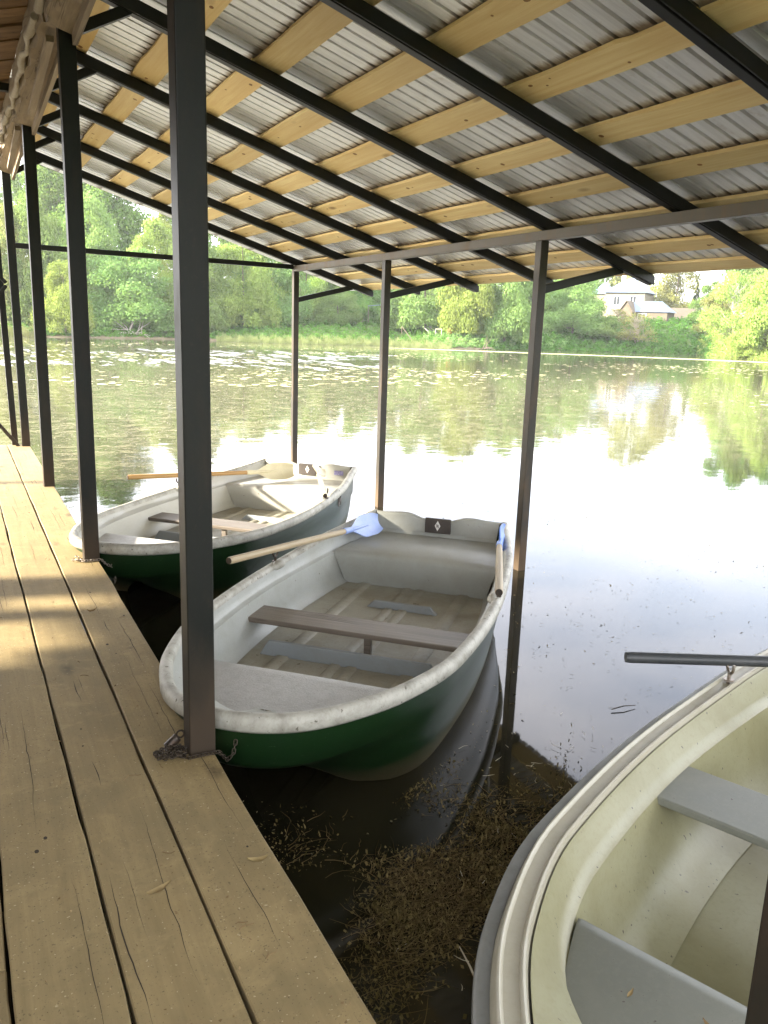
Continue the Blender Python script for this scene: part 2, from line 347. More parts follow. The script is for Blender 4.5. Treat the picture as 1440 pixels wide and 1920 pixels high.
SUN_EL, SUN_AZ = math.radians(21.0), math.radians(-74.0)      # azimuth from +Y towards +X
sd = Vector((math.sin(SUN_AZ)*math.cos(SUN_EL), math.cos(SUN_AZ)*math.cos(SUN_EL), math.sin(SUN_EL)))
sl = bpy.data.lights.new('sun', 'SUN'); sl.energy = 4.2; sl.angle = math.radians(3.0); sl.color = (1.0, .90, .74)
so = bpy.data.objects.new('sun', sl); COL.objects.link(so); so.rotation_euler = (-sd).to_track_quat('-Z', 'Y').to_euler()
W = bpy.data.worlds.new('World'); S.world = W; W.use_nodes = True; wt = W.node_tree
sky = wt.nodes.new('ShaderNodeTexSky'); sky.sky_type = 'NISHITA'; sky.sun_disc = False
sky.sun_elevation = SUN_EL; sky.sun_rotation = SUN_AZ % (2*math.pi); sky.air_density = 1.0; sky.dust_density = 2.5; sky.ozone_density = 1.0
bg = wt.nodes['Background']
# thin milky cloud over most of the sky
tc = wt.nodes.new('ShaderNodeTexCoord'); mp = wt.nodes.new('ShaderNodeMapping'); mp.inputs['Scale'].default_value = (1.3, 1.3, 3.2); wt.links.new(tc.outputs['Generated'], mp.inputs[0])
cn = wt.nodes.new('ShaderNodeTexNoise'); cn.inputs['Scale'].default_value = 1.9; cn.inputs['Detail'].default_value = 6; wt.links.new(mp.outputs[0], cn.inputs['Vector'])
cr = wt.nodes.new('ShaderNodeValToRGB'); cr.color_ramp.elements[0].position = .30; cr.color_ramp.elements[0].color = (.45,.45,.45,1); cr.color_ramp.elements[1].position = .58; cr.color_ramp.elements[1].color = (.95,.95,.95,1); wt.links.new(cn.outputs[0], cr.inputs[0])
cx = wt.nodes.new('ShaderNodeMix'); cx.data_type = 'RGBA'; wt.links.new(cr.outputs[0], cx.inputs[0]); wt.links.new(sky.outputs[0], cx.inputs[6]); cx.inputs[7].default_value = (5.4, 5.3, 5.4, 1)
wt.links.new(cx.outputs[2], bg.inputs[0]); bg.inputs[1].default_value = .15
S.view_settings.view_transform = 'Standard'; S.view_settings.look = 'None'; S.view_settings.exposure = 2.95; S.view_settings.gamma = 1
S.view_settings.use_curve_mapping = False
S.cycles.max_bounces = 8; S.cycles.diffuse_bounces = 4; S.cycles.glossy_bounces = 4; S.cycles.caustics_reflective = True; S.cycles.sample_clamp_indirect = 6.0; S.cycles.caustics_refractive = False
# ------------------------------------------------------------------ pond, bank terrain
# shoreline of the pond, distance from the jetty by compass angle (degrees from +Y towards +X)
SH_AZ = np.array([-180, -150, -120, -95, -75, -55, -30, -10, 2.6, 5.7, 13.3, 19.3, 24.8, 28.1, 32.1, 39.3, 44.5, 48.0, 49.6, 52.2, 58, 75, 95, 120, 150, 180.])
SH_R  = np.array([  6,    6,   7,   12,  30,  60,  85,  95,  99,  95,  101, 98,  100, 103, 97,  112, 116, 120, 106, 93,  80, 45, 22, 12, 7, 6.])
BK_AZ = np.array([-180, -20, 3, 14, 19, 24, 29, 33, 38, 42, 47, 50, 54, 80, 180.])
BK_H  = np.array([1.2, 1.2, 1.2, 1.4, 2.2, 2.6, 2.6, 2.4, 3.0, 4.1, 4.5, 2.4, 2.0, 1.6, 1.2])
def shore(az): return np.interp(az, SH_AZ, SH_R)
def ground_z(az, r):
    d = r - shore(az); hb = np.interp(az, BK_AZ, BK_H)
    t = np.clip(d/22.0, 0, 1); bank = hb*(1 - (1 - t)**2)
    return np.where(d < 0, WATER - .9*np.clip(-d/5.0, 0, 1), WATER + .06*np.clip(d*2, 0, 1) + bank + np.clip(d - 22, 0, 400)*.02)
def gz(az, r): return float(ground_z(np.array([az]), np.array([r]))[0])
def polar(az, r): a = math.radians(az); return (r*math.sin(a), r*math.cos(a))

azs = np.concatenate([np.arange(-180, -12, 4.0), np.arange(-12, 62, .5), np.arange(62, 180.1, 4.0)])
ds = [-5, -2, -.6, 0, .4, 1, 2, 3.5, 5, 7, 9, 12, 15, 18, 22, 28, 40, 60, 110, 250, 520]
rows = []
for f in (.02, .3, .6, .85): rows.append([(*polar(a, max(.3, (shore(a)-5)*f)), WATER - .9) for a in azs])
for d in ds:
    row = []
    for a in azs:
        r = shore(a) + d; z = gz(a, r)
        if d > .5: z += .22*math.sin(a*2.1 + d*.7)*min(1, d/6) + .12*math.sin(a*5.3 - d)
        row.append((*polar(a, r), z))
    rows.append(row)
g = MB(); g.grid(rows); tag(g.build('ground', M['ground'], smooth=180), kind='structure')
g = MB(); g.add([(-170,-60,WATER),(170,-60,WATER),(170,170,WATER),(-170,170,WATER)], [(0,1,2,3)])
tag(g.build('water', M['water']), kind='structure')
b = MB(); b.box(-680, 680, -680, 680, -3.5, 42); tag(b.build('haze', M['haze']), kind='stuff')
# ------------------------------------------------------------------ jetty
jet = thing('jetty', 'weathered plank jetty running along the left side above the water', 'jetty', (.3, 4, 0))
for k, (x0, x1) in enumerate([(.503,.745), (.256,.492), (.012,.246), (-.236,.002), (-.486,-.246), (-.736,-.496), (-.986,-.746)]):
    cuts = [(-1.2, 4.06), (4.064, 11.05)] if k == 2 else ([(-1.2, 1.9), (1.905, 11.05)] if k == 3 else ([(-1.2, 11.0 + .03*k)] if k < 2 else [(-1.2, 5.2), (5.205, 11.03)]))
    for c, (y0, y1) in enumerate(cuts):
        b = MB(); n = 40; j = [(RNG.random(n+1) - .5)*.006 for _ in range(2)]; rows = []
        zt = (RNG.random() - .5)*.006
        for i in range(n+1):
            y = y0 + (y1-y0)*i/n; a, d = x0 + j[0][i], x1 + j[1][i]
            rows.append([(a, y, -.05+zt), (a, y, -.004+zt), (a+.004, y, zt), (d-.004, y, zt), (d, y, -.004+zt), (d, y, -.05+zt)])
        b.grid(rows, close=True); m = len(rows[0]); b.add(rows[0], [tuple(range(m))]); b.add(rows[-1], [tuple(range(m-1, -1, -1))])
        # drying cracks and knots let into the top face
        b.cur = 1; gr = random.Random(int(100*x0) + 7*c + 3)
        for q in range(int((y1-y0)*1.9)):
            y = y0 + .3 + (y1-y0-.6)*gr.random()**1.3; x = gr.uniform(x0+.03, x1-.03); ln = gr.uniform(.12, .95); wd = gr.uniform(.0006, .0021); st = max(5, int(ln/.035)); L_ = []; R_ = []
            for i_ in range(st+1):
                f = i_/st; w = wd*math.sin(math.pi*min(.97, max(.03, f)))*gr.uniform(.55, 1.2); x += gr.gauss(0, .0016); x = min(x1-.012, max(x0+.012, x)); yy = min(y1-.01, y + ln*f)
                L_.append((x-w, yy, zt+.0006)); R_.append((x+w, yy, zt+.0006))
            b.grid([L_, R_])
        for q in range(int((y1-y0)*1.3)):
            x, y, r_ = gr.uniform(x0+.03, x1-.03), gr.uniform(y0+.1, y1-.1), gr.uniform(.002, .0075); b.disc((x, y, zt+.0007), r_, 7, rot=gr.random(), sq=1.5)
        b.build('plank', [M['deck'], M['crack']], jet, smooth=30)
b = MB(); b.box(.60, .70, -1.1, 10.9, -.21, -.056); b.build('side_beam', M['deck'], jet)
for y in (-.6, 1.4, 4.1, 6.8, 9.5):
    b = MB(); b.tube([(.55, y, -1.3), (.55, y, -.22)], .07, 10); b.build('pile', M['old'], jet, smooth=40)

# ------------------------------------------------------------------ steel canopy over the berths
can = thing('boat_canopy', 'black steel lean-to canopy with pine battens and corrugated sheet over the berths', 'canopy', (.71, 4, 0))
PX, OX = .705, 4.22
POSTS = [2.75, 5.47, 8.15, 10.85]
def rz(x): return 2.37 + .305*(4.15 - x)            # underside of the rafters
for y in POSTS + [.05]:
    if y == .05: continue
    b = MB(); h = .0475
    if y > 10: b.bar((PX, y, -.01), (PX - .035, y, 3.40), .09, .09, (0, 1, 0))
    else: b.box(PX-h, PX+h, y-h, y+h, -.01, 3.37)
    b.build('post', M['steel'], can, bevel=.005)
b = MB(); b.bar((PX-.11, 10.98, -.3), (PX-.19, 10.98, 3.25), .07, .07, (0, 1, 0)); b.build('post', M['steel'], can, bevel=.004)
# a post on the jetty's edge close to the camera
b = MB(); b.box(.705, .80, .372, .467, -.01, 3.37); b.build('post', M['rustpost'], can, bevel=.004)
for y in (5.47, 8.15, 10.85, 2.75):
    b = MB(); h = .038; b.box(OX-h, OX+h, y-h, y+h, -1.3, 2.27); b.build('outer_post', M['raw'], can, bevel=.004)
b = MB(); b.box(OX-.035, OX+.035, -3.2, 10.90, 2.27, 2.345); b.build('edge_beam', M['beam'], can, bevel=.004)
b = MB(); b.bar((.70, 10.85, 2.36), (OX-.038, 10.85, 2.33), .06, .06); b.build('tie_bar', M['raft'], can, bevel=.004)
RAFT = [2.75 + 1.35*k for k in range(-4, 7)]
for k, y in enumerate(RAFT):
    b = MB(); x0, x1 = .60, 5.39
    for (w0, w1, h) in ((-.03, .03, .09), (-.056, -.045, .07)):
        z0, z1 = rz(x0), rz(x1)
        b.add([(x0,y+w0,z0),(x1,y+w0,z1),(x1,y+w1,z1),(x0,y+w1,z0),(x0,y+w0,z0+h),(x1,y+w0,z1+h),(x1,y+w1,z1+h),(x0,y+w1,z0+h)],
              [(0,3,2,1),(4,5,6,7),(0,1,5,4),(1,2,6,5),(2,3,7,6),(3,0,4,7)])
    b.build('rafter', M['raft'], can, bevel=.003)
    if y > 2.5:
        b = MB(); b.bar((PX+.03, y, 3.16), (1.06, y, rz(1.06)+.02), .05, .06); b.build('brace', M['raft'], can, bevel=.003)
for y in (5.47, 8.15, 10.85, 2.75):
    b = MB(); b.bar((OX+.03, y, 1.90), (5.07, y, rz(5.07)+.015), .05, .065); b.build('outer_brace', M['raft'], can, bevel=.003)
SL = math.sqrt(1 + .305**2); un = Vector((1, 0, -.305)).normalized(); nn = Vector((.305, 0, 1)).normalized()
def on_roof(x, y, up): return Vector((x, y, rz(x))) + nn*up
for k, x in enumerate((.80, 1.29, 1.79, 2.29, 2.80, 3.31, 3.815, 4.315, 4.815, 5.185)):
    seg = [-2.75, -1.3 + (k % 2)*1.35, 2.75 - (k % 3 == 0)*1.35, 5.45 + (k % 2)*1.35 - (k % 3 == 1)*1.35, 8.15 + (k % 2)*.0, 10.95]
    for y0, y1 in zip(seg[:-1], seg[1:]):
        if y1 - y0 < .3: continue
        b = MB(); n = 14; w = .178 + (random.random()-.5)*.016; dx = (random.random()-.5)*.02; ph = random.random()*9
        rows = []
        for i in range(n+1):
            y = y0 + .004 + (y1-y0-.008)*i/n; a = x + dx + .004*math.sin(ph + i*.9) - (.012*max(0, 1-abs(i-5)*.7) if random.random() < .5 else 0); e = x + dx + w + .003*math.sin(ph*2 + i*.7)
            rows.append([on_roof(a, y, .0895), on_roof(e, y, .0895), on_roof(e, y, .114), on_roof(a, y, .114)])
        b.grid(rows, close=True); b.add(rows[0], [(0,1,2,3)]); b.add(rows[-1], [(3,2,1,0)])
        b.cur = 1
        for q in range(random.randint(2, 5)):
            f = random.uniform(.04, .96); yy = y0 + (y1-y0)*f; xx = x + dx + random.uniform(.035, w-.035); r_ = random.uniform(.006, .017); e_ = random.uniform(1.0, 1.7)
            b.add([on_roof(xx + r_*math.cos(6.283*j/9), yy + r_*e_*math.sin(6.283*j/9), .0888) for j in range(9)], [tuple(range(9))])
        b.build('batten', [M['pine'], M['knot']], can, smooth=30)
# corrugated sheets, one about 1.15 m wide each, lapped by a rib
pitch = .115; y = -3.2; k = 0
while y < 10.95:
    n = 10; prof = []
    for i in range(-1, n):
        for t, h in ((0, 0), (.72, 0), (.755, .028), (.935, .028), (.97, 0)): prof.append((y + (i + t)*pitch, h))
    up0 = .1155 + .0016*k - .0008*k; b = MB(); rows = []
    for x in (.55, 1.8, 3.1, 4.3, 5.43): rows.append([on_roof(x, yy, up0 + h) for yy, h in prof])
    b.grid(rows); o = b.build('roof_sheet', M['sheet'], can)
    so_ = o.modifiers.new('thickness', 'SOLIDIFY'); so_.thickness = .0012; so_.offset = 1
    y += pitch*n; k += 1

# ------------------------------------------------------------------ the old shed whose roof meets the canopy
shed = thing('old_boathouse', 'old boathouse of grey timbers and brown boards left of the jetty posts', 'boathouse', (-1.5, 4, 0))
def sz(x): return 3.47 + .33*min(0, x - .3)*.95
for k in range(54):
    y0 = .2 + k*.172
    b = MB(); z = random.random()*.02; x0, x1 = -2.9, .575
    w = .160 + random.random()*.008
    b.add([(x0,y0,sz(x0)+z),(x1,y0,sz(x1)+z),(x1,y0+w,sz(x1)+z),(x0,y0+w,sz(x0)+z)] + [(x0,y0,sz(x0)+z+.03),(x1,y0,sz(x1)+z+.03),(x1,y0+w,sz(x1)+z+.03),(x0,y0+w,sz(x0)+z+.03)],
          [(0,3,2,1),(4,5,6,7),(0,1,5,4),(1,2,6,5),(2,3,7,6),(3,0,4,7)])
    b.build('ceiling_board', M['brown_x'], shed)
b = MB()
b.add([(-3.0,.1,sz(-3)+.065),(.58,.1,sz(.58)+.065),(.58,9.55,sz(.58)+.065),(-3.0,9.55,sz(-3)+.065),(-3.0,.1,sz(-3)+.085),(.58,.1,sz(.58)+.085),(.58,9.55,sz(.58)+.085),(-3.0,9.55,sz(-3)+.085)],
      [(0,3,2,1),(4,5,6,7),(0,1,5,4),(1,2,6,5),(2,3,7,6),(3,0,4,7)]); b.build('roof_felt', M['dark'], shed)
for y0, y1 in ((-.1, 2.69), (2.82, 5.40), (5.54, 8.09), (8.22, 10.78)):
    b = MB(); n = 26; rows = []
    for i in range(n+1):
        y = y0 + (y1-y0)*i/n; w = lambda q: .012*math.sin(i*1.3*q + q*3 + y0) + (random.random()-.5)*.010
        lift = .06*(1 - i/n)
        rows.append([(.585+w(1), y, 3.16+lift+w(2)), (.735+w(.7)*.4, y, 3.13+lift+w(1.6)*.4), (.745+w(1.1)*.4, y, 3.24+lift), (.72+w(.5), y, 3.46+lift), (.58+w(.8), y, 3.475+lift), (.565+w(1.7), y, 3.30+lift)])
    b.grid(rows, close=True); b.add(rows[0], [tuple(range(6))]); b.add(rows[-1], [tuple(range(5,-1,-1))])
    o = b.build('timber_beam', M['old'], shed, smooth=50)
    b = MB(); b.bar((.635, y0+.1, 3.155), (.665, y1-.7, 3.09), .045, .035); b.build('batten', M['old'], shed)
    b = MB(); b.bar((.725, y0+.05, 3.17), (.738, y1-.03, 3.10), .028, .07); b.build('batten', M['old'], shed)
    b = MB(); b.tube([(.555 + .012*math.sin(i*1.7), y0+.1 + (y1-y0-.2)*i/18, 3.20 + .06*(1-i/18) + .012*math.sin(i*2.3)) for i in range(19)], [.022 + .007*math.sin(i*1.1) for i in range(19)], 7)
    b.build('bark_strip', M['palebark'], shed, smooth=60)
for y in (2.75, 5.47, 8.15, 10.85):
    b = MB(); b.box(-2.9, PX-.05, y-.03, y+.03, 3.40 if y < 10 else 3.28, 3.46 if y < 10 else 3.35)
    if y > 5: b.build('cross_bar', M['steel'], shed)
b = MB(); b.box(-2.9, PX-.2, 10.82, 10.88, 3.02, 3.07); b.build('cross_bar', M['steel'], shed)
for k in range(42):                                           # unseen board wall, added left of the jetty to keep the sun off it
    y0 = -1.6 + k*.205
    sun_holes = {30: (.86, 1.02), 31: (.80, 1.12), 32: (.95, 1.1), 34: (1.0, 1.22), 37: (.8, 1.25), 38: (.7, 1.3), 39: (.9, 1.3), 40: (.5, 1.3), 41: (.4, 1.4)}  # gaps shaped to let sun patches through onto the deck
    parts = [(-.3, sun_holes[k][0]), (sun_holes[k][1], 2.72)] if k in sun_holes else [(-.3, 2.72)]
    b = MB()
    for z0, z1 in parts: b.box(-2.42, -2.39 - .004*(k % 2), y0, y0 + .2045, z0, z1)
    b.build('shade_wall_board', M['old'], shed)
b = MB(); b.box(-2.38, -2.30, -1.6, 6.0, -.28, -.06); b.build('sill_beam', M['old'], shed)
b = MB(); b.tube([(-2.3, 9.2, -1.2), (-2.3, 9.2, 2.6)], .06, 10); b.build('post', M['old'], shed, smooth=40)

rail = thing('end_railing', 'black diagonal bracing bars at the far end of the jetty', 'railing', (0, 10.9, 0))
for a, c in (((.60, 10.86, 1.93), (-.6, 10.86, 3.3)), ((.60, 10.86, 1.90), (-.5, 10.86, .55)), ((.62, 10.86, -.0), (-.45, 10.86, 1.45))):
    b = MB(); b.bar(a, c, .04, .055, (0, 1, 0)); b.build('bar', M['steel'], rail)
# ------------------------------------------------------------------ rowing boats
SS = np.array([0, .173, .283, .40, .548, .707, .866, 1.0]); WW = np.array([0, .29, .437, .584, .713, .753, .702, .535])
def pchip(xs, ys, x):
    h = np.diff(xs); d = np.diff(ys)/h; m = np.zeros_like(ys)
    for k in range(1, len(xs)-1): m[k] = 0 if d[k-1]*d[k] <= 0 else (h[k-1]+h[k])*3/((2*h[k]+h[k-1])/d[k-1] + (h[k]+2*h[k-1])/d[k])
    m[0] = d[0]; m[-1] = d[-1]
    i = np.clip(np.searchsorted(xs, x) - 1, 0, len(xs)-2); t = (x - xs[i])/h[i]
    return (1+2*t)*(1-t)**2*ys[i] + t*(1-t)**2*h[i]*m[i] + t*t*(3-2*t)*ys[i+1] + t*t*(t-1)*h[i]*m[i+1]
L = 3.45
class Boat:
    """local frame: x from bow to stern, y to the boat's left as seen in the picture, z up from the water"""
    def __init__(s, sc, zb, zm, zs):
        N = 46; sv = np.linspace(0, 1, N); w = pchip(SS, WW, sv)*sc; t = sv**2
        s.sc = sc; s.zq = (zb, zm, zs)
        pts = [(t[i]*L, w[i]) for i in range(N-1, 0, -1)] + [(0, 0)] + [(t[i]*L, -w[i]) for i in range(1, N)]
        s.p = np.array(pts); T = np.gradient(s.p, axis=0); T /= np.linalg.norm(T, axis=1)[:, None]
        s.nrm = np.column_stack([T[:, 1], -T[:, 0]])
        if s.nrm[len(pts)//2][0] > 0: s.nrm *= -1
        s.nrm[0] = (0, 1); s.nrm[-1] = (0, -1)
        s.t = s.p[:, 0]/L; s.n = len(pts)
    def zg(s, t): zb, zm, zs = s.zq; return zb*(1-t)*(1-2*t) + 4*zm*t*(1-t) + zs*t*(2*t-1)
    def W(s, u): return float(pchip(SS, WW, np.array([math.sqrt(max(0, u)/L)]))[0])*s.sc
    def row(s, off, zf):
        """ring at inset off (positive inward) and height zf(t)"""
        out = []
        for i in range(s.n):
            o = off(s.t[i]) if callable(off) else off
            q = s.p[i] - s.nrm[i]*o; out.append((min(q[0], L), q[1], zf(s.t[i]) if callable(zf) else zf))
        return out
def smooth01(x): x = min(1, max(0, x)); return x*x*(3 - 2*x)

def make_boat(label, loc, heading, look):
    B = Boat(look['sc'], *look['z']); zg = B.zg; third = look['kind'] == 'cream'
    root = thing('rowing_boat', label, 'rowing boat', loc, math.pi/2 - heading, 'rowing boats moored at the jetty', world=False)
    # outer shell
    zfl = .15 if third else .20
    def low(frac, base):
        def f(t): return base + (.30 - base)*.72*(1 - smooth01(t/.26)) if base < .30 else base
        return f
    def ins(o, k): return lambda t: o + k*(1 - smooth01(t/.24))
    rows = [B.row(.02, lambda t: zg(t) - .035), B.row(.028, lambda t: .5*zg(t) + .17), B.row(ins(.035, .02), .325), B.row(ins(.052, .03), lambda t: low(0, .295)(t)),
            B.row(ins(.06, .09), low(0, .20)), B.row(ins(.085, .16), low(0, .06)), B.row(ins(.12, .22), low(0, -.05)), B.row(ins(.20, .22), low(0, -.12)), B.row(ins(.30, .12), low(0, -.14))]
    m = MB(); m.grid(rows)
    # transom: a slab with a shallow dip where the motor plate sits
    def slab(us, top, cols=17, zb=-.13):
        out = []
        for k in range(cols):
            f = k/(cols-1); r = []
            for q in range(len(rows)-1, -1, -1):
                a, c = rows[q][0], rows[q][-1]; r.append((us, a[1] + (c[1]-a[1])*f, a[2]))
            out.append(r)
        return out
    def wave(v): return .012*math.exp(-((abs(v)-.27)/.10)**2) - .032*math.exp(-(v/.17)**4) 
    w0 = rows[0][0][1]; cols = 25
    ext = []; zt0 = zg(1.0)
    for k in range(cols):
        f = 1 - 2*k/(cols-1); col = []
        for q in range(len(rows)-1, -1, -1):
            z = rows[q][0][2] if q else zt0 + wave(f*w0)
            col.append((L - .004, rows[q][0][1]*f, z))
        ext.append(col)
    m.grid(ext); hull = m.build('hull', look['hull'], root, smooth=40)
    # inner shell
    if third:
        prof = [(.125, lambda t: zg(t) - .01), (.135, lambda t: zg(t) - .03), (.165, .47), (.18, .445), (.20, .435), (.222, .35), (.250, .27), (.29, .215), (.35, .175), (.42, .155)]
    else:
        prof = [(.045, lambda t: zg(t) - .01), (.052, lambda t: zg(t) - .05), (.064, .436), (.070, .430), (.094, .420), (.122, .29), (.135, .235), (.175, .205)]
    def inr(o, z):
        if callable(z): return B.row(o, z)
        k = max(0, .40 - z)
        return B.row(lambda t: o + (.16 + k*.25)*(1 - smooth01(t/.20)), lambda t: z + k*(1 - smooth01(t/.20)))
    ir = [inr(o, z) for o, z in prof]
    m = MB(); m.grid(ir); m.build('inner_shell', look['inside'], root, smooth=40)
    # floor with long ridges
    m = MB(); ring = inr(prof[-1][0] - (.004 if third else .012), zfl); h = B.n//2
    fl = []
    for i in range(h):
        a, c = ring[i], ring[-1-i]; fl.append([(a[0], a[1] + (c[1]-a[1])*k/12, a[2] + .004*math.sin(k*.26)) for k in range(13)])
    m.grid(fl)
    for v in () if third else (-.36, -.05, .045, .36):
        w = .030 if abs(v) > .2 else .022
        m.grid([[(x, v-w-.02, zfl-.004), (x, v-w, zfl+.013), (x, v+w, zfl+.013), (x, v+w+.02, zfl-.004)] for x in (.5, 1.6, 2.3, 2.9)])
    m.build('floor', look['floor'], root, smooth=50)
    # inner transom face and cap
    m = MB(); ui = L - .045; wi = B.W(L) - .07
    face = []
    for k in range(cols):
        f = 1 - 2*k/(cols-1); zt = zt0 + wave(f*w0)
        face.append([(ui - .01, wi*.93*f, .20), (ui, wi*f, .44), (ui + .004, (wi + .015)*f, zt - .014), (ui + .010, (wi+.02)*f, zt - .002), (ui + .024, (wi+.03)*f, zt + .006), (L - .004, (wi+.045)*f, zt + .002), (L + .008, (wi+.05)*f, zt - .02), (L - .003, (wi+.05)*f, zt - .035)])
    m.grid(face); m.build('transom', look['transom'], root, smooth=45)
    # gunwale: a rolled lip round the whole edge
    if third: lp = [(.018, -.05), (.038, -.025), (.043, -.004), (.047, .006), (.052, .009), (.057, .006), (.061, -.002), (.098, -.006), (.102, .002), (.107, .006), (.113, .003), (.118, -.010), (.127, -.035)]
    else: lp = [(.03, -.066), (.004, -.064), (-.008, -.050), (-.009, -.016), (.000, .002), (.016, .010), (.034, .008), (.046, -.003), (.05, -.025)]
    m = MB(); m.grid([B.row(o, (lambda dz: lambda t: zg(t) + dz)(dz)) for o, dz in lp])
    for e in (0, -1):
        ring = [B.row(o, (lambda dz: lambda t: zg(t) + dz)(dz))[e] for o, dz in lp]; m.add([(L + .001, q[1], q[2]) for q in ring], [tuple(range(len(ring)))])
    m.build('gunwale', look['lip'], root, smooth=38 if third else 50)
    if third:
        fd = [(.035, -.065), (.002, -.065), (-.006, -.05), (-.004, -.034), (.004, -.027), (.030, -.027), (.037, -.035)]
        m = MB(); m.grid([B.row(o, (lambda dz: lambda t: zg(t) + dz)(dz)) for o, dz in fd]); m.build('fender', M['rubber'], root, smooth=50)
    # seats
    ins_ = .20 if third else .085; zs_ = .445 if third else .375
    m = MB(); us = np.concatenate([np.linspace(.30 if third else .105, .82, 16)]); rows_ = []
    for u in us:
        w = max(.03, B.W(u - .04) - ins_ - (.06*max(0, 1-(u-.1)/.12) if u < .22 else 0)); rows_.append([(u, w, zs_ - .03), (u, w - .006, zs_ - .004), (u, w-.02, zs_), (u, 0, zs_ + .004), (u, -w+.02, zs_), (u, -w+.006, zs_ - .004), (u, -w, zs_ - .03)])
    e = rows_[-1]; rows_.append([(q[0]+.012, q[1], q[2]-.010) for q in e]); rows_.append([(q[0]+.014, q[1], zs_ - .06) for q in e]); rows_.append([(q[0]-.02, q[1], zs_ - .06) for q in e])
    m.grid(rows_); m.add(rows_[0], [tuple(range(7))]); m.build('bow_seat', look['bowseat'], root, smooth=40)
    m = MB(); rows_ = []
    for u, z, o in ((2.80, .19, .16), (2.765, .30, .135), (2.745, .405, .10), (2.75, .427, .095), (2.765, .44, .092), (2.79, .445, .09), (3.1, .447, .085), (3.395, .45, .08), (3.398, .47, .08), (3.402, .478, .08)):
        w = B.W(u) - o - (.05 if third else 0); rows_.append([(u, w*k/8, z + (.012*(1 - (k/8)**2) if .44 < z < .449 else 0)) for k in range(8, -9, -1)])
    m.grid(rows_); m.build('stern_seat', look['inside'], root, smooth=45)
    u0, u1, zt = (1.57, 1.86, .435) if third else (1.49, 1.72, .352)
    m = MB(); wa, wb = B.W(u0) - (.155 if third else .10), B.W(u1) - (.155 if third else .10)
    for (z0, z1) in ((zt-.03, zt),):
        m.add([(u0,wa,z0),(u1,wb,z0),(u1,-wb,z0),(u0,-wa,z0),(u0,wa,z1),(u1,wb,z1),(u1,-wb,z1),(u0,-wa,z1)], [(0,1,2,3),(7,6,5,4),(0,4,5,1),(1,5,6,2),(2,6,7,3),(3,7,4,0)])
    m.build('thwart', look['thwart'], root, bevel=.006)
    if not third: m = MB(); m.box(1.515, 1.545, -.10, -.06, zfl, zt - .031); m.build('thwart_post', M['thwart'], root, bevel=.003)
    for (u, a, c, hh) in () if third else ((1.35, -.53, .50, .085), (2.33, -.28, .20, .05)):
        m = MB(); m.add([(u,a,zfl),(u+.05,a,zfl),(u+.05,c,zfl),(u,c,zfl),(u+.012,a+.05,zfl+hh),(u+.038,a+.05,zfl+hh),(u+.038,c-.05,zfl+hh),(u+.012,c-.05,zfl+hh)], [(0,3,2,1),(4,5,6,7),(0,1,5,4),(1,2,6,5),(2,3,7,6),(3,0,4,7)])
        m.build('floor_rib', M['rib'], root, bevel=.006)
    # dark motor plate with a light diamond badge on the inside of the transom
    zc = .545
    m = MB(); m.box(ui - .026, ui - .002, -.115, .085, zc - .063, zc + .052); pl = m.build('motor_plate', M['plate'], root, bevel=.003)
    m = MB(); xx = ui - .0285
    def rh(cy, cz, a, hgt, x): return [(x, cy, cz - hgt), (x, cy - a, cz), (x, cy, cz + hgt), (x, cy + a, cz)]
    cy = -.015
    m.add(rh(cy, zc-.004, .022, .040, xx) + rh(cy, zc-.004, .022, .040, xx + .0025), [(0,1,2,3),(0,4,5,1),(1,5,6,2),(2,6,7,3),(3,7,4,0)])
    bd = m.build('badge', M['mark'], pl)
    m = MB(); x2 = xx - .0006
    for (y0, z0, y1, z1) in ((.006, -.012, .006, .016), (-.006, -.016, -.006, .012), (.006, .014, -.006, -.014)):
        m.bar((x2, cy + y0, zc-.004+z0), (x2, cy + y1, zc-.004+z1), .0045, .001, (1, 0, 0))
    m.build('badge_letter', M['plate'], bd)
    m = MB(); m.add([(ui-.0285, .085-.0001 - .012*k, zc + .04*s_) for k in (0,1) for s_ in (1,)] + [(ui-.0285, .07, zc-.05), (ui-.0285, .085, zc-.05)], [(0,1,2,3)])
    # oarlocks
    for u, sgn in look['locks']:
        v = sgn*(B.W(u) - (.085 if third else .022)); z0 = zg(u/L) + .006; a = math.radians(look.get('lock_rot', 0)); ca, sa = math.cos(a), math.sin(a)
        lk = MB(); lk.tube([(u, v, z0 - .03), (u, v, z0 + .035)], .008, 8)
        pts = []
        for k in range(13):
            th = math.radians(200 - 220*k/12) + math.pi; ex = .036*math.cos(th)*1.0; pts.append((u + ex*ca, v + ex*sa, z0 + .072 + .036*math.sin(th)))
        lk.tube(pts, .0065, 7); lk.disc((u, v, z0 + .003), .024, 10); lk.tube([(u, v, z0), (u, v, z0 + .008)], .022, 10)
        lk.build('oarlock', M['zinc'] if third else M['dark'], root, smooth=60)
        if not third:
            pd = MB(); pd.tube([(u-.075, v*.985, z0-.022), (u-.03, v*.965, z0-.012), (u+.03, v*.965, z0-.012), (u+.075, v*.985, z0-.022)], [.012,.03,.03,.012], 10); pd.build('oarlock_pad', look['lip'], root, smooth=60)
    for extra in look.get('extra', ()): extra(B, root, ui)
    return B, root

def bsticker(B, root, ui):
    m = MB(); m.box(ui - .008, ui - .003, -.41, -.31, .505, .55); m.build('sticker', M['sticker'], root)
    for u in (2.62, 2.70):
        m = MB(); v = -(B.W(u) - .030); m.bar((u, v-.0035, .36), (u, v-.0045, .44), .02, .004, (0, 1, 0)); m.build('hull_mark', M['dark'], root)
    m = MB(); m.bar((2.70, -(B.W(2.70) - .030)-.005, .44), (2.62, -(B.W(2.62)-.030)-.005, .36), .02, .004, (0, 1, 0)); m.build('hull_mark', M['dark'], root)

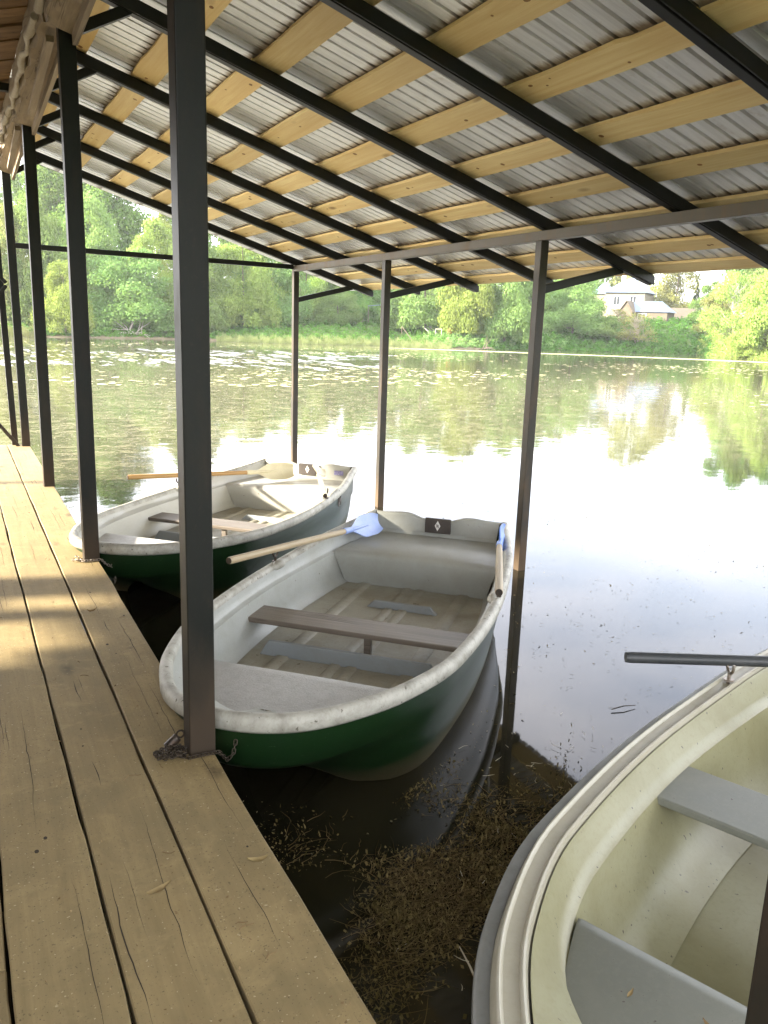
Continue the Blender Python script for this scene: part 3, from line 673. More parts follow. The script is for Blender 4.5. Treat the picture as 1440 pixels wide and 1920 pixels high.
look1 = dict(kind='white', sc=1.0, z=(.55, .495, .595), hull=M['green'], inside=M['white'], floor=M['floor'], transom=M['white'], lip=M['lip'], bowseat=M['seat_rough'], thwart=M['thwart'], locks=((2.10, 1), (2.22, -1)), extra=(bsticker,))
look2 = dict(look1, inside=M['grey_in'], transom=M['grey_in'], locks=((2.04, 1), (1.92, -1)), z=(.555, .515, .60), extra=())
look3 = dict(kind='cream', sc=1.06, z=(.58, .54, .63), hull=M['green'], inside=M['cream'], floor=M['cream'], transom=M['cream'], lip=M['cream_lip'], bowseat=M['grey_seat'], thwart=M['grey_seat'], locks=((2.45, 1), (2.45, -1)), lock_rot=40)
B1, boat1 = make_boat('far white rowing boat with sunlit inside, cream oar blades and green hull', (.751, 5.48, WATER), .802, look1)
B2, boat2 = make_boat('middle grey-lined rowing boat with green hull, brown thwart and blue oar blades', (.799, 2.785, WATER), .781, look2)
B3, boat3 = make_boat('near cream rowing boat with grey seats and grey fender, cut off by the frame', (.82, .695, WATER), 1.203, look3)

def oar(label, loc, heading, G, C, wood_m, blade_m, blade_len, roll, cap=None, boot=True, sh=.0225):
    """G grip end, C collar in (along, across, world z) of its boat"""
    d = Vector((math.sin(heading), math.cos(heading), 0)); s_ = Vector((math.cos(heading), -math.sin(heading), 0)); o0 = Vector((loc[0], loc[1], 0))
    g, c = [o0 + d*q[0] + s_*q[1] + Vector((0, 0, q[2])) for q in (G, C)]
    ax = (c - g).normalized(); Lc = (c - g).length
    root = bpy.data.objects.new('oar', None); COL.objects.link(root); root.location = g
    zx = Vector((0,0,1)); sd_ = zx.cross(ax).normalized(); upv = ax.cross(sd_)
    a = math.radians(roll); y_ = sd_*math.cos(a) + upv*math.sin(a); z_ = ax.cross(y_)
    root.rotation_euler = Matrix((ax, y_, z_)).transposed().to_euler()
    tag(root, label, 'oar', 'oars lying in the boats')
    m = MB(); m.tube([(0,0,0), (.02,0,0), (Lc*.5,0,0), (Lc,0,0)], [sh*.92, sh, sh, sh*.88], 16); m.build('shaft', wood_m, root, smooth=40)
    m = MB(); m.tube([(-.004,0,0), (.004,0,0)], [sh*.86, sh*.86], 16); m.build('grip_cap', cap or M['dark'], root, smooth=40)
    m = MB(); m.tube([(Lc-.02,0,0), (Lc,0,0), (Lc+.10,0,0), (Lc+.13,0,0)], [sh*1.05, sh*1.1, sh*.85, .008], 14); nb = 14; rows = []
    for i in range(nb+1):
        f = i/nb; x = Lc + .06 + blade_len*f; w = .085*(smooth01(f*2.1)*.85 + .15)*(1 - .25*max(0, f-.8)/.2) * (1 if f < 1 else .92); sp = .03*f*f
        th = .008 - .004*f
        rows.append([(x, w*k/5, sp + th + .02*(abs(k)/5)**2*f) for k in range(-5, 6)] + [(x, w*k/5, sp - th*.3 + .02*(abs(k)/5)**2*f) for k in range(5, -6, -1)])
    m.grid(rows, close=True); m.add(rows[0], [tuple(range(22))]); m.add(rows[-1], [tuple(range(21,-1,-1))])
    m.tube([(Lc+.08,0,.006), (Lc+.22,0,.012), (Lc+.34,0,.016)], [.016, .010, .003], 8)
    m.build('blade', blade_m, root, smooth=50)
    return root
L1, H1 = (.751, 5.48), .802; L2, H2 = (.799, 2.785), .781; L3, H3 = (.82, .695), 1.203
oar('grey worn oar with pale blue blade on the far side of the middle boat', L2, H2, (1.57,-.80,.20), (2.84,-.54,.115), M['oar_wood'], M['bluegrey'], .38, 62)
oar('grey oar with bright blue blade seen end-on along the near side of the middle boat', L2, H2, (1.57,.785,.212), (2.70,.60,.165), M['oar_wood'], M['blue'], .36, 78)
oar('orange varnished oar with cream blade reaching across the far boat', L1, H1, (1.85,-1.09,.155), (2.80,-.365,.115), M['oar_orange'], M['creamblade'], .42, 75)
oar('short cream oar seen end-on at the near side of the far boat', L1, H1, (2.05,.77,.125), (2.95,.33,.115), M['creamblade'], M['creamblade'], .34, 40)
oar('dark grey oar lying across the near cream boat', L3, H3, (2.20,-1.03,.19), (3.15,.08,.20), M['darkoar'], M['darkoar'], .40, 10, cap=M['darkoar'], sh=.025)
# ------------------------------------------------------------------ trees on the far bank
def crown(name, mat, seed, H, R, z0, nl, n, size, tight=1.0, shape='dome', droop=.0):
    """leaf-sized faces spread over many lobes; H total height, R radius, z0 lowest leaves"""
    g = np.random.default_rng(seed); lobes = []
    for i in range(nl):
        f = (i + .5)/nl
        if shape == 'dome' and i % 5 < 2:
            z = z0 + (H - z0)*g.uniform(0, .26); rr = R*g.uniform(.5, .98); lr = R*g.uniform(.24, .36)
        elif shape == 'dome':
            z = z0 + (H - z0)*(f**.8)*.92; rr = R*math.sqrt(max(.03, 1 - ((z - z0*1.2)/(H - z0))**2))*g.uniform(.45, .95)
            lr = R*g.uniform(.26, .46)*(1.05 - .4*f)
        elif shape == 'tall':
            z = z0 + (H - z0)*f*.95; rr = R*math.sin(math.pi*min(.97, .22 + f*.76))**.8*g.uniform(.35, .9); lr = R*g.uniform(.24, .42)
        elif shape == 'cone':
            z = z0 + (H - z0)*f*.97; rr = R*(1 - f)*g.uniform(.4, .9); lr = R*(.34*(1 - f) + .05)
        a = g.uniform(0, 2*math.pi); lobes.append((rr*math.cos(a), rr*math.sin(a), z, lr))
    lb = np.array(lobes); wgt = lb[:, 3]**2; wgt /= wgt.sum(); pick = g.choice(nl, n, p=wgt)
    d = g.normal(size=(n, 3)); d /= np.linalg.norm(d, axis=1)[:, None]; d[:, 2] = np.where(d[:, 2] < -.6, -d[:, 2]*.5, d[:, 2])
    c = lb[pick]; rad = c[:, 3]*(1 - .5*g.random(n)**2.2)*(1 + .12*g.normal(size=n)); p = c[:, :3] + d*rad[:, None]*np.array([1, 1, .82])
    p[:, 2] = np.maximum(p[:, 2], .15*g.random(n) + z0*.5)
    p[:, 2] -= droop*np.maximum(0, np.hypot(p[:, 0], p[:, 1])/R - .5)*H*.4
    p[:, 2] = np.maximum(p[:, 2], .1)
    nr = d*.9 + .75*g.normal(size=(n, 3)); nr /= np.linalg.norm(nr, axis=1)[:, None]
    t = np.cross(nr, g.normal(size=(n, 3))); t /= np.linalg.norm(t, axis=1)[:, None]; b = np.cross(nr, t)
    s1 = size*g.uniform(.55, 1.5, n)[:, None]; s2 = s1*g.uniform(.4, .75, n)[:, None]
    v = np.stack([p - t*s1, p - b*s2, p + t*s1, p + b*s2], 1).reshape(-1, 3)
    return fast_mesh(name, v, np.arange(4*n).reshape(-1, 4), mat), lobes
def trunk(name, mat, seed, H, r0, lobes, k, many=1, lean=.05):
    g = random.Random(seed); m = MB()
    for q in range(many):
        bx, by = (g.uniform(-.5, .5)*(many > 1), g.uniform(-.5, .5)*(many > 1)); lx, ly = g.uniform(-lean, lean)*H, g.uniform(-lean, lean)*H
        spine = [(bx + lx*f*f, by + ly*f*f + .05*math.sin(f*7 + q), -.4 + (H*.86 + .4)*f) for f in (0, .12, .3, .5, .7, .88, 1)]
        m.tube(spine, [r0*1.25, r0, r0*.82, r0*.62, r0*.4, r0*.2, r0*.06], 7, cap=False)
        for i in range(k):
            l = lobes[g.randrange(len(lobes))]; f = min(.85, max(.12, (l[2] - g.uniform(.18, .4)*H*.6)/(H*.86)))
            s0 = Vector((bx + lx*f*f, by + ly*f*f, H*.86*f)); e = Vector(l[:3]) + Vector((g.uniform(-.4,.4), g.uniform(-.4,.4), l[3]*.6)); md = s0.lerp(e, .5) + Vector((g.uniform(-.3,.3), g.uniform(-.3,.3), -.25))
            m.tube([s0, md, e], [r0*.34, r0*.2, r0*.04], 5, cap=False)
    return m.build(name, mat, None, smooth=80).data
VAR = {}
def variant(key, leaf, bark, seed, H, R, z0, nl, n, size, shape='dome', k=14, r0=.2, many=1, droop=0., lean=.05):
    cm, lb = crown('crown', M[leaf], seed, H, R, z0, nl, n, size, shape=shape, droop=droop)
    tm = trunk('trunk', M[bark], seed, H, r0, lb, k, many, lean)
    bpy.data.objects.remove([o for o in bpy.data.objects if o.data == tm][0])
    VAR[key] = (cm, tm, H, R)
variant('willow', 'f_mid', 'bark', 1, 9, 4.6, 0.25, 62, 39375, 0.116, k=8, r0=.15)
variant('willow_b', 'f_mid', 'bark', 2, 9, 4.3, 0.25, 54, 36750, 0.116, k=8, r0=.15, droop=.25)
variant('yellow', 'f_yellow', 'bark', 3, 8, 4.2, 0.25, 51, 34125, 0.109, k=8, r0=.15)
variant('yellow_b', 'f_yellow', 'bark', 4, 9, 3.8, 0.25, 45, 26250, 0.116, k=8, r0=.15, many=2, lean=.1)
variant('deep', 'f_deep', 'bark', 5, 10, 4.4, 0.25, 54, 36750, 0.129, k=8, r0=.15)
variant('tall', 'f_deep', 'bark', 6, 16, 4.4, 2.5, 54, 31500, 0.136, shape='tall', k=20, r0=.3)
variant('birch', 'f_yellow', 'palebark', 7, 12, 2.4, 2.5, 26, 7560, 0.116, shape='tall', k=26, r0=.12)
variant('olive', 'f_olive', 'bark', 8, 9, 4.2, 0.25, 48, 23625, 0.116, k=8, r0=.15, many=2)
variant('airy', 'f_yellow', 'palebark', 9, 9, 4.2, 1.6, 30, 10920, 0.116, k=34, r0=.12, many=4, lean=.22)
variant('bush', 'f_mid', 'bark', 10, 4, 2.6, 0.2, 22, 12600, 0.095, k=8, r0=.08, many=3)
variant('twiggy', 'f_olive', 'twig', 12, 4.5, 2.6, .4, 20, 1800, .11, k=60, r0=.05, many=8, lean=.3)
variant('spruce', 'f_spruce', 'bark', 13, 13, 2.6, .8, 60, 7000, .2, shape='cone', k=0, r0=.2)

HF = F*math.cos(PITCH) + 343*math.sin(PITCH)
def az_of(px): return math.degrees(YAW + math.atan((px - 720)/HF))
def hor(px): return 616.5 + .0332*(px - 720)
def place(px, r):
    a = az_of(px); x, y = polar(a, r); return a, x, y, gz(a, r)
def tree(kind, label, px, r, top, width, cat='tree', name=None):
    """px: where its foot stands in the frame, r: metres away, top: image row of its tip, width: its width there"""
    a, x, y, z = place(px, r); cm, tm, H, R = VAR[kind]
    dep = r*math.cos(math.radians(a) - YAW); zt = 1.55 + (hor(px) - top)/HF*dep; h = max(1.5, zt - z)
    o = thing(name or {'spruce': 'spruce_tree', 'bush': 'bush', 'twiggy': 'bush', 'birch': 'birch_tree'}.get(kind, 'tree'), label, cat, (x, y, z), random.uniform(0, 6.28), 'trees and bushes on the far bank')
    sx = width/HF*dep/2/R*.86; o.scale = (sx, sx, h/H)
    link('crown', cm, o); link('trunk', tm, o); return o
tree('olive', 'hazy grey-green tree at the far left edge behind the end railing', 5, 108, 395, 150)
tree('willow', 'pale green willow between the two farthest jetty posts', 62, 106, 372, 130)
tree('tall', 'tall dark green tree under the roof edge right of the third jetty post', 185, 128, 290, 210)
tree('tall', 'dark green tall tree at the top left behind the third post', 88, 132, 300, 170)
tree('willow_b', 'rounded pale willow below the tall dark tree, left of the nearest post', 165, 112, 378, 165)
tree('yellow', 'low bright yellow-green bush tree at the waterline by the second jetty post', 110, 98, 492, 110)
tree('willow', 'wide willow with bare fallen branches at its foot', 235, 106, 468, 215)
tree('yellow_b', 'yellow-topped tree behind the wide willow with fallen branches', 270, 118, 418, 140)
tree('tall', 'tall green tree filling the skyline left of the nearest post', 345, 140, 360, 150)
tree('birch', 'thin sparse birch against the bright sky left of the nearest post', 302, 135, 398, 60)
tree('willow_b', 'green willow directly behind the nearest jetty post', 352, 106, 440, 150)
tree('yellow', 'light green willow just right of the nearest jetty post', 445, 109, 440, 150)
tree('willow', 'leafy willow left of the back outer post', 500, 112, 462, 150)
tree('yellow_b', 'pale yellow-green tree behind the back outer post', 560, 120, 452, 140)
tree('willow', 'round light green tree right of the back outer post brace', 622, 114, 540, 95)
tree('deep', 'dark tree shading the small blue-roofed shelter', 668, 122, 462, 120)
tree('deep', 'deep green tree behind the round light green one', 590, 128, 455, 120)
tree('willow_b', 'spreading willow over the plank ramp and barrel', 785, 112, 440, 165)
tree('yellow', 'yellow-green willow right of the barrel', 868, 107, 430, 130)
tree('willow', 'dense willow leaning over the water left of the near outer post', 935, 107, 445, 130)
tree('deep', 'dark green tree behind the willow left of the near outer post', 985, 124, 455, 110)
tree('willow', 'green willow just right of the near outer post', 1062, 119, 505, 125)
tree('bush', 'bush at the waterline left of the grey twiggy thicket', 1118, 119, 592, 90, 'bush')
tree('twiggy', 'grey twiggy thicket in front of the lower shed', 1185, 119, 588, 90, 'bush')
tree('twiggy', 'grey-green shrub beside the blue-roofed house wall', 1140, 128, 580, 60, 'bush')
tree('olive', 'olive tree right of the blue-roofed house', 1252, 160, 470, 105)
tree('olive', 'tall olive-brown tree rising behind the blue-roofed house', 1190, 185, 420, 150)
tree('spruce', 'dark spruce tip beside the olive tree', 1286, 165, 505, 26)
tree('deep', 'dark green tree left of the airy tree on the right bank', 1312, 140, 530, 80)
tree('olive', 'grey-green bushy tree above the nettle bank', 1330, 126, 545, 85)
tree('airy', 'airy yellow tree with pale leaning stems on the right bank', 1366, 107, 515, 130)
tree('yellow_b', 'bright yellow-green tree at the right edge', 1432, 99, 470, 130)
tree('willow', 'dense green tree behind the bright one at the right edge', 1425, 118, 420, 150)
tree('yellow', 'low yellow-green bush at the waterline of the right bank', 1395, 100, 600, 90, 'bush', 'bush')
for k, (px, r, top, w) in enumerate(((30, 150, 330, 170), (140, 160, 330, 190), (400, 150, 430, 150), (480, 160, 440, 160), (640, 155, 445, 150), (740, 160, 440, 160), (840, 155, 420, 160), (930, 165, 440, 160), (1020, 165, 450, 150), (1090, 185, 470, 140), (1380, 160, 400, 150), (1470, 140, 420, 150))):
    tree('deep' if k % 3 else 'willow', ['tree of the back row at the far left edge', 'tree of the back row behind the tall dark trees', 'tree of the back row right of the nearest post', 'tree of the back row left of the back outer post',
        'tree of the back row between the two far outer posts', 'tree of the back row behind the middle outer post', 'tree of the back row behind the spreading willow', 'tree of the back row behind the dense leaning willow',
        'tree of the back row behind the near outer post', 'tree of the back row left of the blue-roofed house', 'tree of the back row behind the airy yellow tree', 'tree of the back row beyond the right edge'][k], px, r, top, w)

# ------------------------------------------------------------------ houses and small things on the far bank
M['hwall'] = painted('cream_wall', (.21,.175,.135), (.17,.14,.105), .8, .3, 1.0)
M['hroof'] = painted('blue_metal_roof', (.085,.125,.20), (.07,.10,.16), .4, .4, .6)
M['swall'] = painted('grey_board_wall', (.095,.075,.05), (.06,.05,.035), .85, .6, 2.0)
M['glass'] = painted('window_glass', (.03,.035,.045), (.05,.055,.06), .1, .3, 2.0)
M['wframe'] = painted('window_frame', (.7,.68,.62), (.6,.58,.52), .5, .2, 4.0)
M['orange'] = painted('rusty_orange', (.36,.16,.05), (.22,.10,.04), .7, .6, 8.0)
M['slab'] = painted('grey_plank', (.16,.16,.15), (.11,.11,.10), .8, .6, 4.0)
def local(root):
    def f(m, name, mat, parent=None, **k): return m.build(name, mat, parent or root, **k)
    return f
def window(bd, parent, x0, x1, z0, z1, y):
    m = MB(); t = .09
    for a in ((x0-t, x1+t, z0-t, z0), (x0-t, x1+t, z1, z1+t), (x0-t, x0, z0, z1), (x1, x1+t, z0, z1), ((x0+x1)/2-.03, (x0+x1)/2+.03, z0, z1)): m.box(a[0], a[1], y-.06, y+.02, a[2], a[3])
    w = bd(m, 'window', M['wframe'], parent); m = MB(); m.box(x0, x1, y-.02, y+.01, z0, z1); bd(m, 'pane', M['glass'], w)
def side_window(bd, parent, y0, y1, z0, z1, x):
    m = MB(); t = .09
    for a in ((y0-t, y1+t, z0-t, z0), (y0-t, y1+t, z1, z1+t), (y0-t, y0, z0, z1), (y1, y1+t, z0, z1)): m.box(x-.06, x+.02, a[0], a[1], a[2], a[3])
    w = bd(m, 'window', M['wframe'], parent); m = MB(); m.box(x-.02, x+.01, y0, y1, z0, z1); bd(m, 'pane', M['glass'], w)
def hip(m, x0, x1, y0, y1, z0, zt, inset, th=.0):
    ym = (y0+y1)/2; m.add([(x0,y0,z0),(x1,y0,z0),(x1,y1,z0),(x0,y1,z0),(x0+inset,ym,zt),(x1-inset,ym,zt)], [(0,1,5,4),(1,2,5),(2,3,4,5),(3,0,4),(0,3,2,1)])
r = 152; a, x, y, z = place(1154, r)
def zpix(row, px, r): return 1.55 + (hor(px) - row)/HF*r*math.cos(math.radians(az_of(px)) - YAW)
base, eave, apex = zpix(592, 1154, r), zpix(551, 1154, r), zpix(522, 1154, r)
hs = thing('house', 'cream house with pale blue hipped metal roof on the right hillside', 'house', (x, y, base), -math.radians(a) - .22, world=False); bd = local(hs)
he = eave - base; hr = apex - base
m = MB(); m.box(-3.4, 3.3, 0, 8, -2.5, he); bd(m, 'wall', M['hwall'])
m = MB(); m.box(-6.2, -3.4, 2.5, 8, -2.5, he - .1); bd(m, 'wing_wall', M['hwall'])
m = MB(); hip(m, -3.9, 3.8, -.5, 8.5, he, hr, 3.5); rf = bd(m, 'roof', M['hroof'])
m = MB(); hip(m, -6.7, -3.0, 2.1, 8.4, he - .15, hr - .7, 1.6); bd(m, 'wing_roof', M['hroof'])
for cx, cy in ((-1.9, 4.6), (1.2, 4.8)):
    m = MB(); m.box(cx, cx+.6, cy, cy+.6, hr - 1.3, hr + .55); bd(m, 'chimney', M['wframe'], rf)
for x0 in (-1.9, .9): window(bd, hs, x0, x0 + 1.0, he - 2.1, he - .6, -.0)
side_window(bd, hs, 1.2, 2.2, he - 2.0, he - .6, -3.4); side_window(bd, hs, 5, 6, he - 2.0, he - .6, -6.2)
r = 138; a, x, y, z = place(1192, r); base = zpix(604, 1192, r)
sh = thing('garden_shed', 'low grey board shed with gabled front and metal roof below the cream house', 'shed', (x, y, base), -math.radians(a) - .3, world=False); bd = local(sh)
e, t_ = zpix(586, 1192, r) - base, zpix(566, 1192, r) - base
m = MB(); m.box(-3.6, 3.6, 0, 4, -2.5, e); bd(m, 'wall', M['swall'])
m = MB(); hip(m, -3.9, 3.9, -.3, 4.4, e + .01, t_, 1.8); bd(m, 'roof', M['hroof'])
m = MB(); m.add([(-3.5,-1.2,-2.5),(-1.5,-1.2,-2.5),(-1.5,-1.2,e),(-2.5,-1.2,t_-.15),(-3.5,-1.2,e),(-3.5,.02,-2.5),(-1.5,.02,-2.5),(-1.5,.02,e),(-2.5,.02,t_-.15),(-3.5,.02,e)], [(0,1,2,3,4),(9,8,7,6,5),(0,5,6,1),(1,6,7,2),(0,4,9,5)]); bd(m, 'porch', M['swall'])
m = MB(); m.add([(-3.75,-1.4,e-.2),(-2.5,-1.4,t_-.08),(-2.5,1.5,t_-.08),(-3.75,1.5,e-.2),(-1.25,-1.4,e-.2),(-1.25,1.5,e-.2),(-3.75,-1.4,e-.1),(-2.5,-1.4,t_),(-2.5,1.5,t_),(-3.75,1.5,e-.1),(-1.25,-1.4,e-.1),(-1.25,1.5,e-.1)], [(0,3,2,1),(1,2,5,4),(6,7,8,9),(7,10,11,8),(0,1,7,6),(1,4,10,7),(0,6,9,3),(4,5,11,10)]); bd(m, 'porch_roof', M['swall'])
window(bd, sh, -.9, .3, e - 1.2, e - .3, 0.0)
r = 146; a, x, y, z = place(1277, r); base = zpix(606, 1277, r)
sh = thing('wooden_barn', 'small dark wooden barn with steep brown roof half hidden by trees', 'barn', (x, y, base), -math.radians(a) + .35, world=False); bd = local(sh)
m = MB(); m.box(-2.3, 2.3, 0, 4, -2, .7); bd(m, 'wall', M['swall'])
m = MB(); m.add([(-2.7,-.4,.6),(2.7,-.4,.6),(2.7,2,2.4),(-2.7,2,2.4),(2.7,4.4,.6),(-2.7,4.4,.6)], [(0,1,2,3),(3,2,4,5),(0,3,5),(1,4,2),(0,5,4,1)]); bd(m, 'roof', M['swall'])
r = 112; a, x, y, z = place(690, r); base = zpix(600, 690, r)
sh = thing('garden_shelter', 'tiny open shelter with pale blue flat roof among the trees', 'shelter', (x, y, base), -math.radians(a), world=False); bd = local(sh)
m = MB(); m.add([(-.9,0,1.75),(.9,0,1.95),(.9,1.6,2.0),(-.9,1.6,1.8),(-.9,0,1.82),(.9,0,2.02),(.9,1.6,2.07),(-.9,1.6,1.87)], [(0,3,2,1),(4,5,6,7),(0,1,5,4),(1,2,6,5),(2,3,7,6),(3,0,4,7)]); bd(m, 'roof', M['hroof'])
for px_ in (-.8, .8):
    for py_ in (.1, 1.5):
        m = MB(); m.box(px_-.04, px_+.04, py_-.04, py_+.04, -.3, 1.8); bd(m, 'post', M['swall'])
a, x, y, z = place(800, 106.5)
rp = thing('plank_ramp', 'grey plank ramp leading down to the water under the spreading willow', 'ramp', (x, y, z), -math.radians(a) + .5, world=False); bd = local(rp)
for k in range(9):
    m = MB(); f = k/8; m.box(-.45, .45, -1.6 + 3.2*f, -1.28 + 3.2*f, -.35 + 1.3*f, -.29 + 1.3*f); bd(m, 'step_board', M['slab'])
for s_ in (-.5, .5):
    m = MB(); m.bar((s_, -1.7, -.40), (s_, 1.9, 1.06), .08, .14); bd(m, 'stringer', M['slab'])
a, x, y, z = place(811, 104.5)
fr = thing('pipe_frame', 'pale goalpost-shaped pipe frame beside the plank ramp', 'frame', (x, y, z), -math.radians(a), world=False); bd = local(fr)
for s_ in (-.38, .38):
    m = MB(); m.tube([(s_, 0, -.3), (s_, 0, .95)], .035, 8); bd(m, 'upright', M['straw'])
m = MB(); m.tube([(-.40, 0, .95), (.40, 0, .95)], .035, 8); bd(m, 'top_bar', M['straw'])
for k, px in enumerate((784, 792)):
    a, x, y, z = place(px, 104); st = MB(); st.tube([(x, y, z - .3), (x, y, z + .42)], .035, 7)
    tag(st.build('stake', M['straw'], origin=(x, y, z)), 'short pale stake at the water left of the plank ramp, %s one' % ('left' if k == 0 else 'right'), 'stake')
a, x, y, z = place(832, 105.5)
br = thing('barrel', 'rusty orange barrel on the bank right of the pipe frame', 'barrel', (x, y, z), 0, world=False); bd = local(br)
m = MB(); m.tube([(0,0,-.05), (0,0,.1), (0,0,.4), (0,0,.72), (0,0,.85)], [.29, .325, .345, .325, .29], 14); bd(m, 'barrel_body', M['orange'], smooth=40)
for zz in (.12, .40, .70):
    m = MB(); m.torus(Matrix.Translation((0, 0, zz)), .335 if zz != .4 else .348, .018, n=16); bd(m, 'hoop', M['dark'], smooth=60)
a, x, y, z = place(742, 104); a2, x2, y2, z2 = place(765, 102.5)
m = MB(); m.tube([(x, y, zpix(612, 742, 104)), (x2, y2, zpix(641, 765, 102.5))], .05, 7); m.tube([(x, y, zpix(612, 742, 104) - .9), (x, y, zpix(612, 742, 104)+.03)], .045, 7)
tag(m.build('handrail', M['swall'], origin=(x, y, z)), 'dark pole handrail slanting down the dirt path to the water', 'handrail')
a, x, y, z = place(700, 104)
# fallen branches
def branches(name, label, px, r, mat, n, ln, seed, cat='branch'):
    g = random.Random(seed); a, x, y, z = place(px, r); m = MB(); root = Vector((x, y, max(z, WATER) + .1))
    for i in range(n):
        d = Vector((g.uniform(-1, 1), g.uniform(-.6, .2), g.uniform(.1, .9))).normalized(); p = root + Vector((g.uniform(-.8, .8), g.uniform(-.3, .3), 0)); pts = [p]
        for k in range(5): d = (d + Vector((g.uniform(-.35,.35), g.uniform(-.35,.35), g.uniform(-.4,.15)))).normalized(); p = p + d*ln/5*g.uniform(.7, 1.2); p.z = max(p.z, WATER + .05); pts.append(p)
        m.tube(pts, [.06, .05, .04, .03, .02, .008], 6)
    tag(m.build(name, mat, origin=root, smooth=70), label, cat)
branches('fallen_branch', 'bare bleached fallen branches at the foot of the wide willow', 240, 101.5, M['palebark'], 16, 3.2, 3)
branches('driftwood', 'grey driftwood stump at the waterline of the right bank', 1365, 104.5, M['palebark'], 10, 2.0, 5, 'driftwood')
branches('fallen_branch', 'thin grey branches hanging into the water below the dense willow', 900, 97.5, M['bark'], 8, 1.6, 8)

# undergrowth on the bank, nettles on the slope, reeds along the shore
def scatter_leaves(name, mat, n, az0, az1, d0, d1, size, hmax, seed, blades=False):
    g = np.random.default_rng(seed); az = g.uniform(az0, az1, n); d = d0 + (d1 - d0)*g.random(n)**1.5; rr = shore(az) + d
    cl = .5 + .5*np.sin(az*7.3 + 3*np.sin(d*.6 + seed)) ; z = ground_z(az, rr) + (hmax*g.random(n)*cl*(.3 + .7*np.clip(d, 0, 1)) if not blades else 0)
    a = np.radians(az); p = np.column_stack([rr*np.sin(a), rr*np.cos(a), z])
    if blades:
        h = hmax*g.uniform(.35, 1, n)*(.4 + .6*cl); ln = g.normal(size=(n, 2))*.16*h[:, None]; w = size*g.uniform(.6, 1.3, n); th = g.uniform(0, math.pi, n); wx, wy = np.cos(th)*w, np.sin(th)*w
        v = np.stack([np.column_stack([p[:,0]-wx, p[:,1]-wy, p[:,2]-.1]), np.column_stack([p[:,0]+wx, p[:,1]+wy, p[:,2]-.1]), np.column_stack([p[:,0]+ln[:,0]+wx*.2, p[:,1]+ln[:,1]+wy*.2, p[:,2]+h]), np.column_stack([p[:,0]+ln[:,0]-wx*.2, p[:,1]+ln[:,1]-wy*.2, p[:,2]+h])], 1).reshape(-1, 3)
    else:
        nr = g.normal(size=(n, 3))*.55 + np.array([0, -.3, .8]); nr /= np.linalg.norm(nr, axis=1)[:, None]; t = np.cross(nr, g.normal(size=(n, 3))); t /= np.linalg.norm(t, axis=1)[:, None]; b = np.cross(nr, t)
        s1 = size*g.uniform(.5, 1.4, n)[:, None]; v = np.stack([p - t*s1, p - b*s1*.6, p + t*s1, p + b*s1*.6], 1).reshape(-1, 3)
    tag(link(name, fast_mesh(name, v, np.arange(4*n).reshape(-1, 4), mat)), kind='stuff')
scatter_leaves('undergrowth', M['nettle'], 26000, 1, 32, .6, 22, .15, .8, 21)
scatter_leaves('undergrowth', M['nettle'], 22000, 34, 48.8, -.2, 24, .20, .9, 22)
scatter_leaves('undergrowth', M['f_yellow'], 12000, 48.0, 56, -.3, 14, .14, .7, 23)
scatter_leaves('undergrowth', M['f_mid'], 9000, 30, 40, .4, 14, .15, .7, 26)
scatter_leaves('reeds', M['reed'], 6000, 1, 5.2, -1.2, 2.5, .022, 1.2, 24, True)
scatter_leaves('reeds', M['reed'], 22000, 16, 32, -1.6, 1.6, .022, .9, 25, True)
# ------------------------------------------------------------------ on the water
def flat_quads(n, p, size, asp, tilt, g, mat, name):
    th = g.uniform(0, math.pi, n); c, s = np.cos(th), np.sin(th); s1 = size; s2 = size*asp
    dx = np.column_stack([c*s1, s*s1, g.normal(size=n)*tilt*s1]); dy = np.column_stack([-s*s2, c*s2, g.normal(size=n)*tilt*s2])
    v = np.stack([p - dx, p - dy, p + dx, p + dy], 1).reshape(-1, 3)
    tag(link(name, fast_mesh(name, v, np.arange(4*n).reshape(-1, 4), mat)), kind='stuff')
g = np.random.default_rng(31)
def blocked(x, y):
    b = (x < .80)
    for (ox, oy), h in ((L1, H1), (L2, H2), (L3, H3)):
        u = (x-ox)*math.sin(h) + (y-oy)*math.cos(h); v = (x-ox)*math.cos(h) - (y-oy)*math.sin(h); w = pchip(SS, WW, np.sqrt(np.clip(u/L, 0, 1)))
        b |= (u > .35) & (u < L + .03) & (np.abs(v) < w - .02)
    return b
n = 60000; a = np.radians(g.uniform(2, 58, n)); r = 1.2 + 16*g.random(n)**1.3; x, y = r*np.sin(a), r*np.cos(a)
cl = np.sin(x*1.7 + 2*np.sin(y*.9)) + np.sin(y*2.3 - x*.8) + .8*np.sin(x*5.1 + y*3.3); keep = (~blocked(x, y)) & (g.random(n) < np.clip(.10 + .13*cl, .02, 1))
x, y = x[keep], y[keep]; n = len(x)
flat_quads(n, np.column_stack([x, y, np.full(n, WATER + .004)]), .0022 + .009*g.random(n)**4, g.uniform(.2, .6, n), .15, g, M['speck'], 'floating_specks')
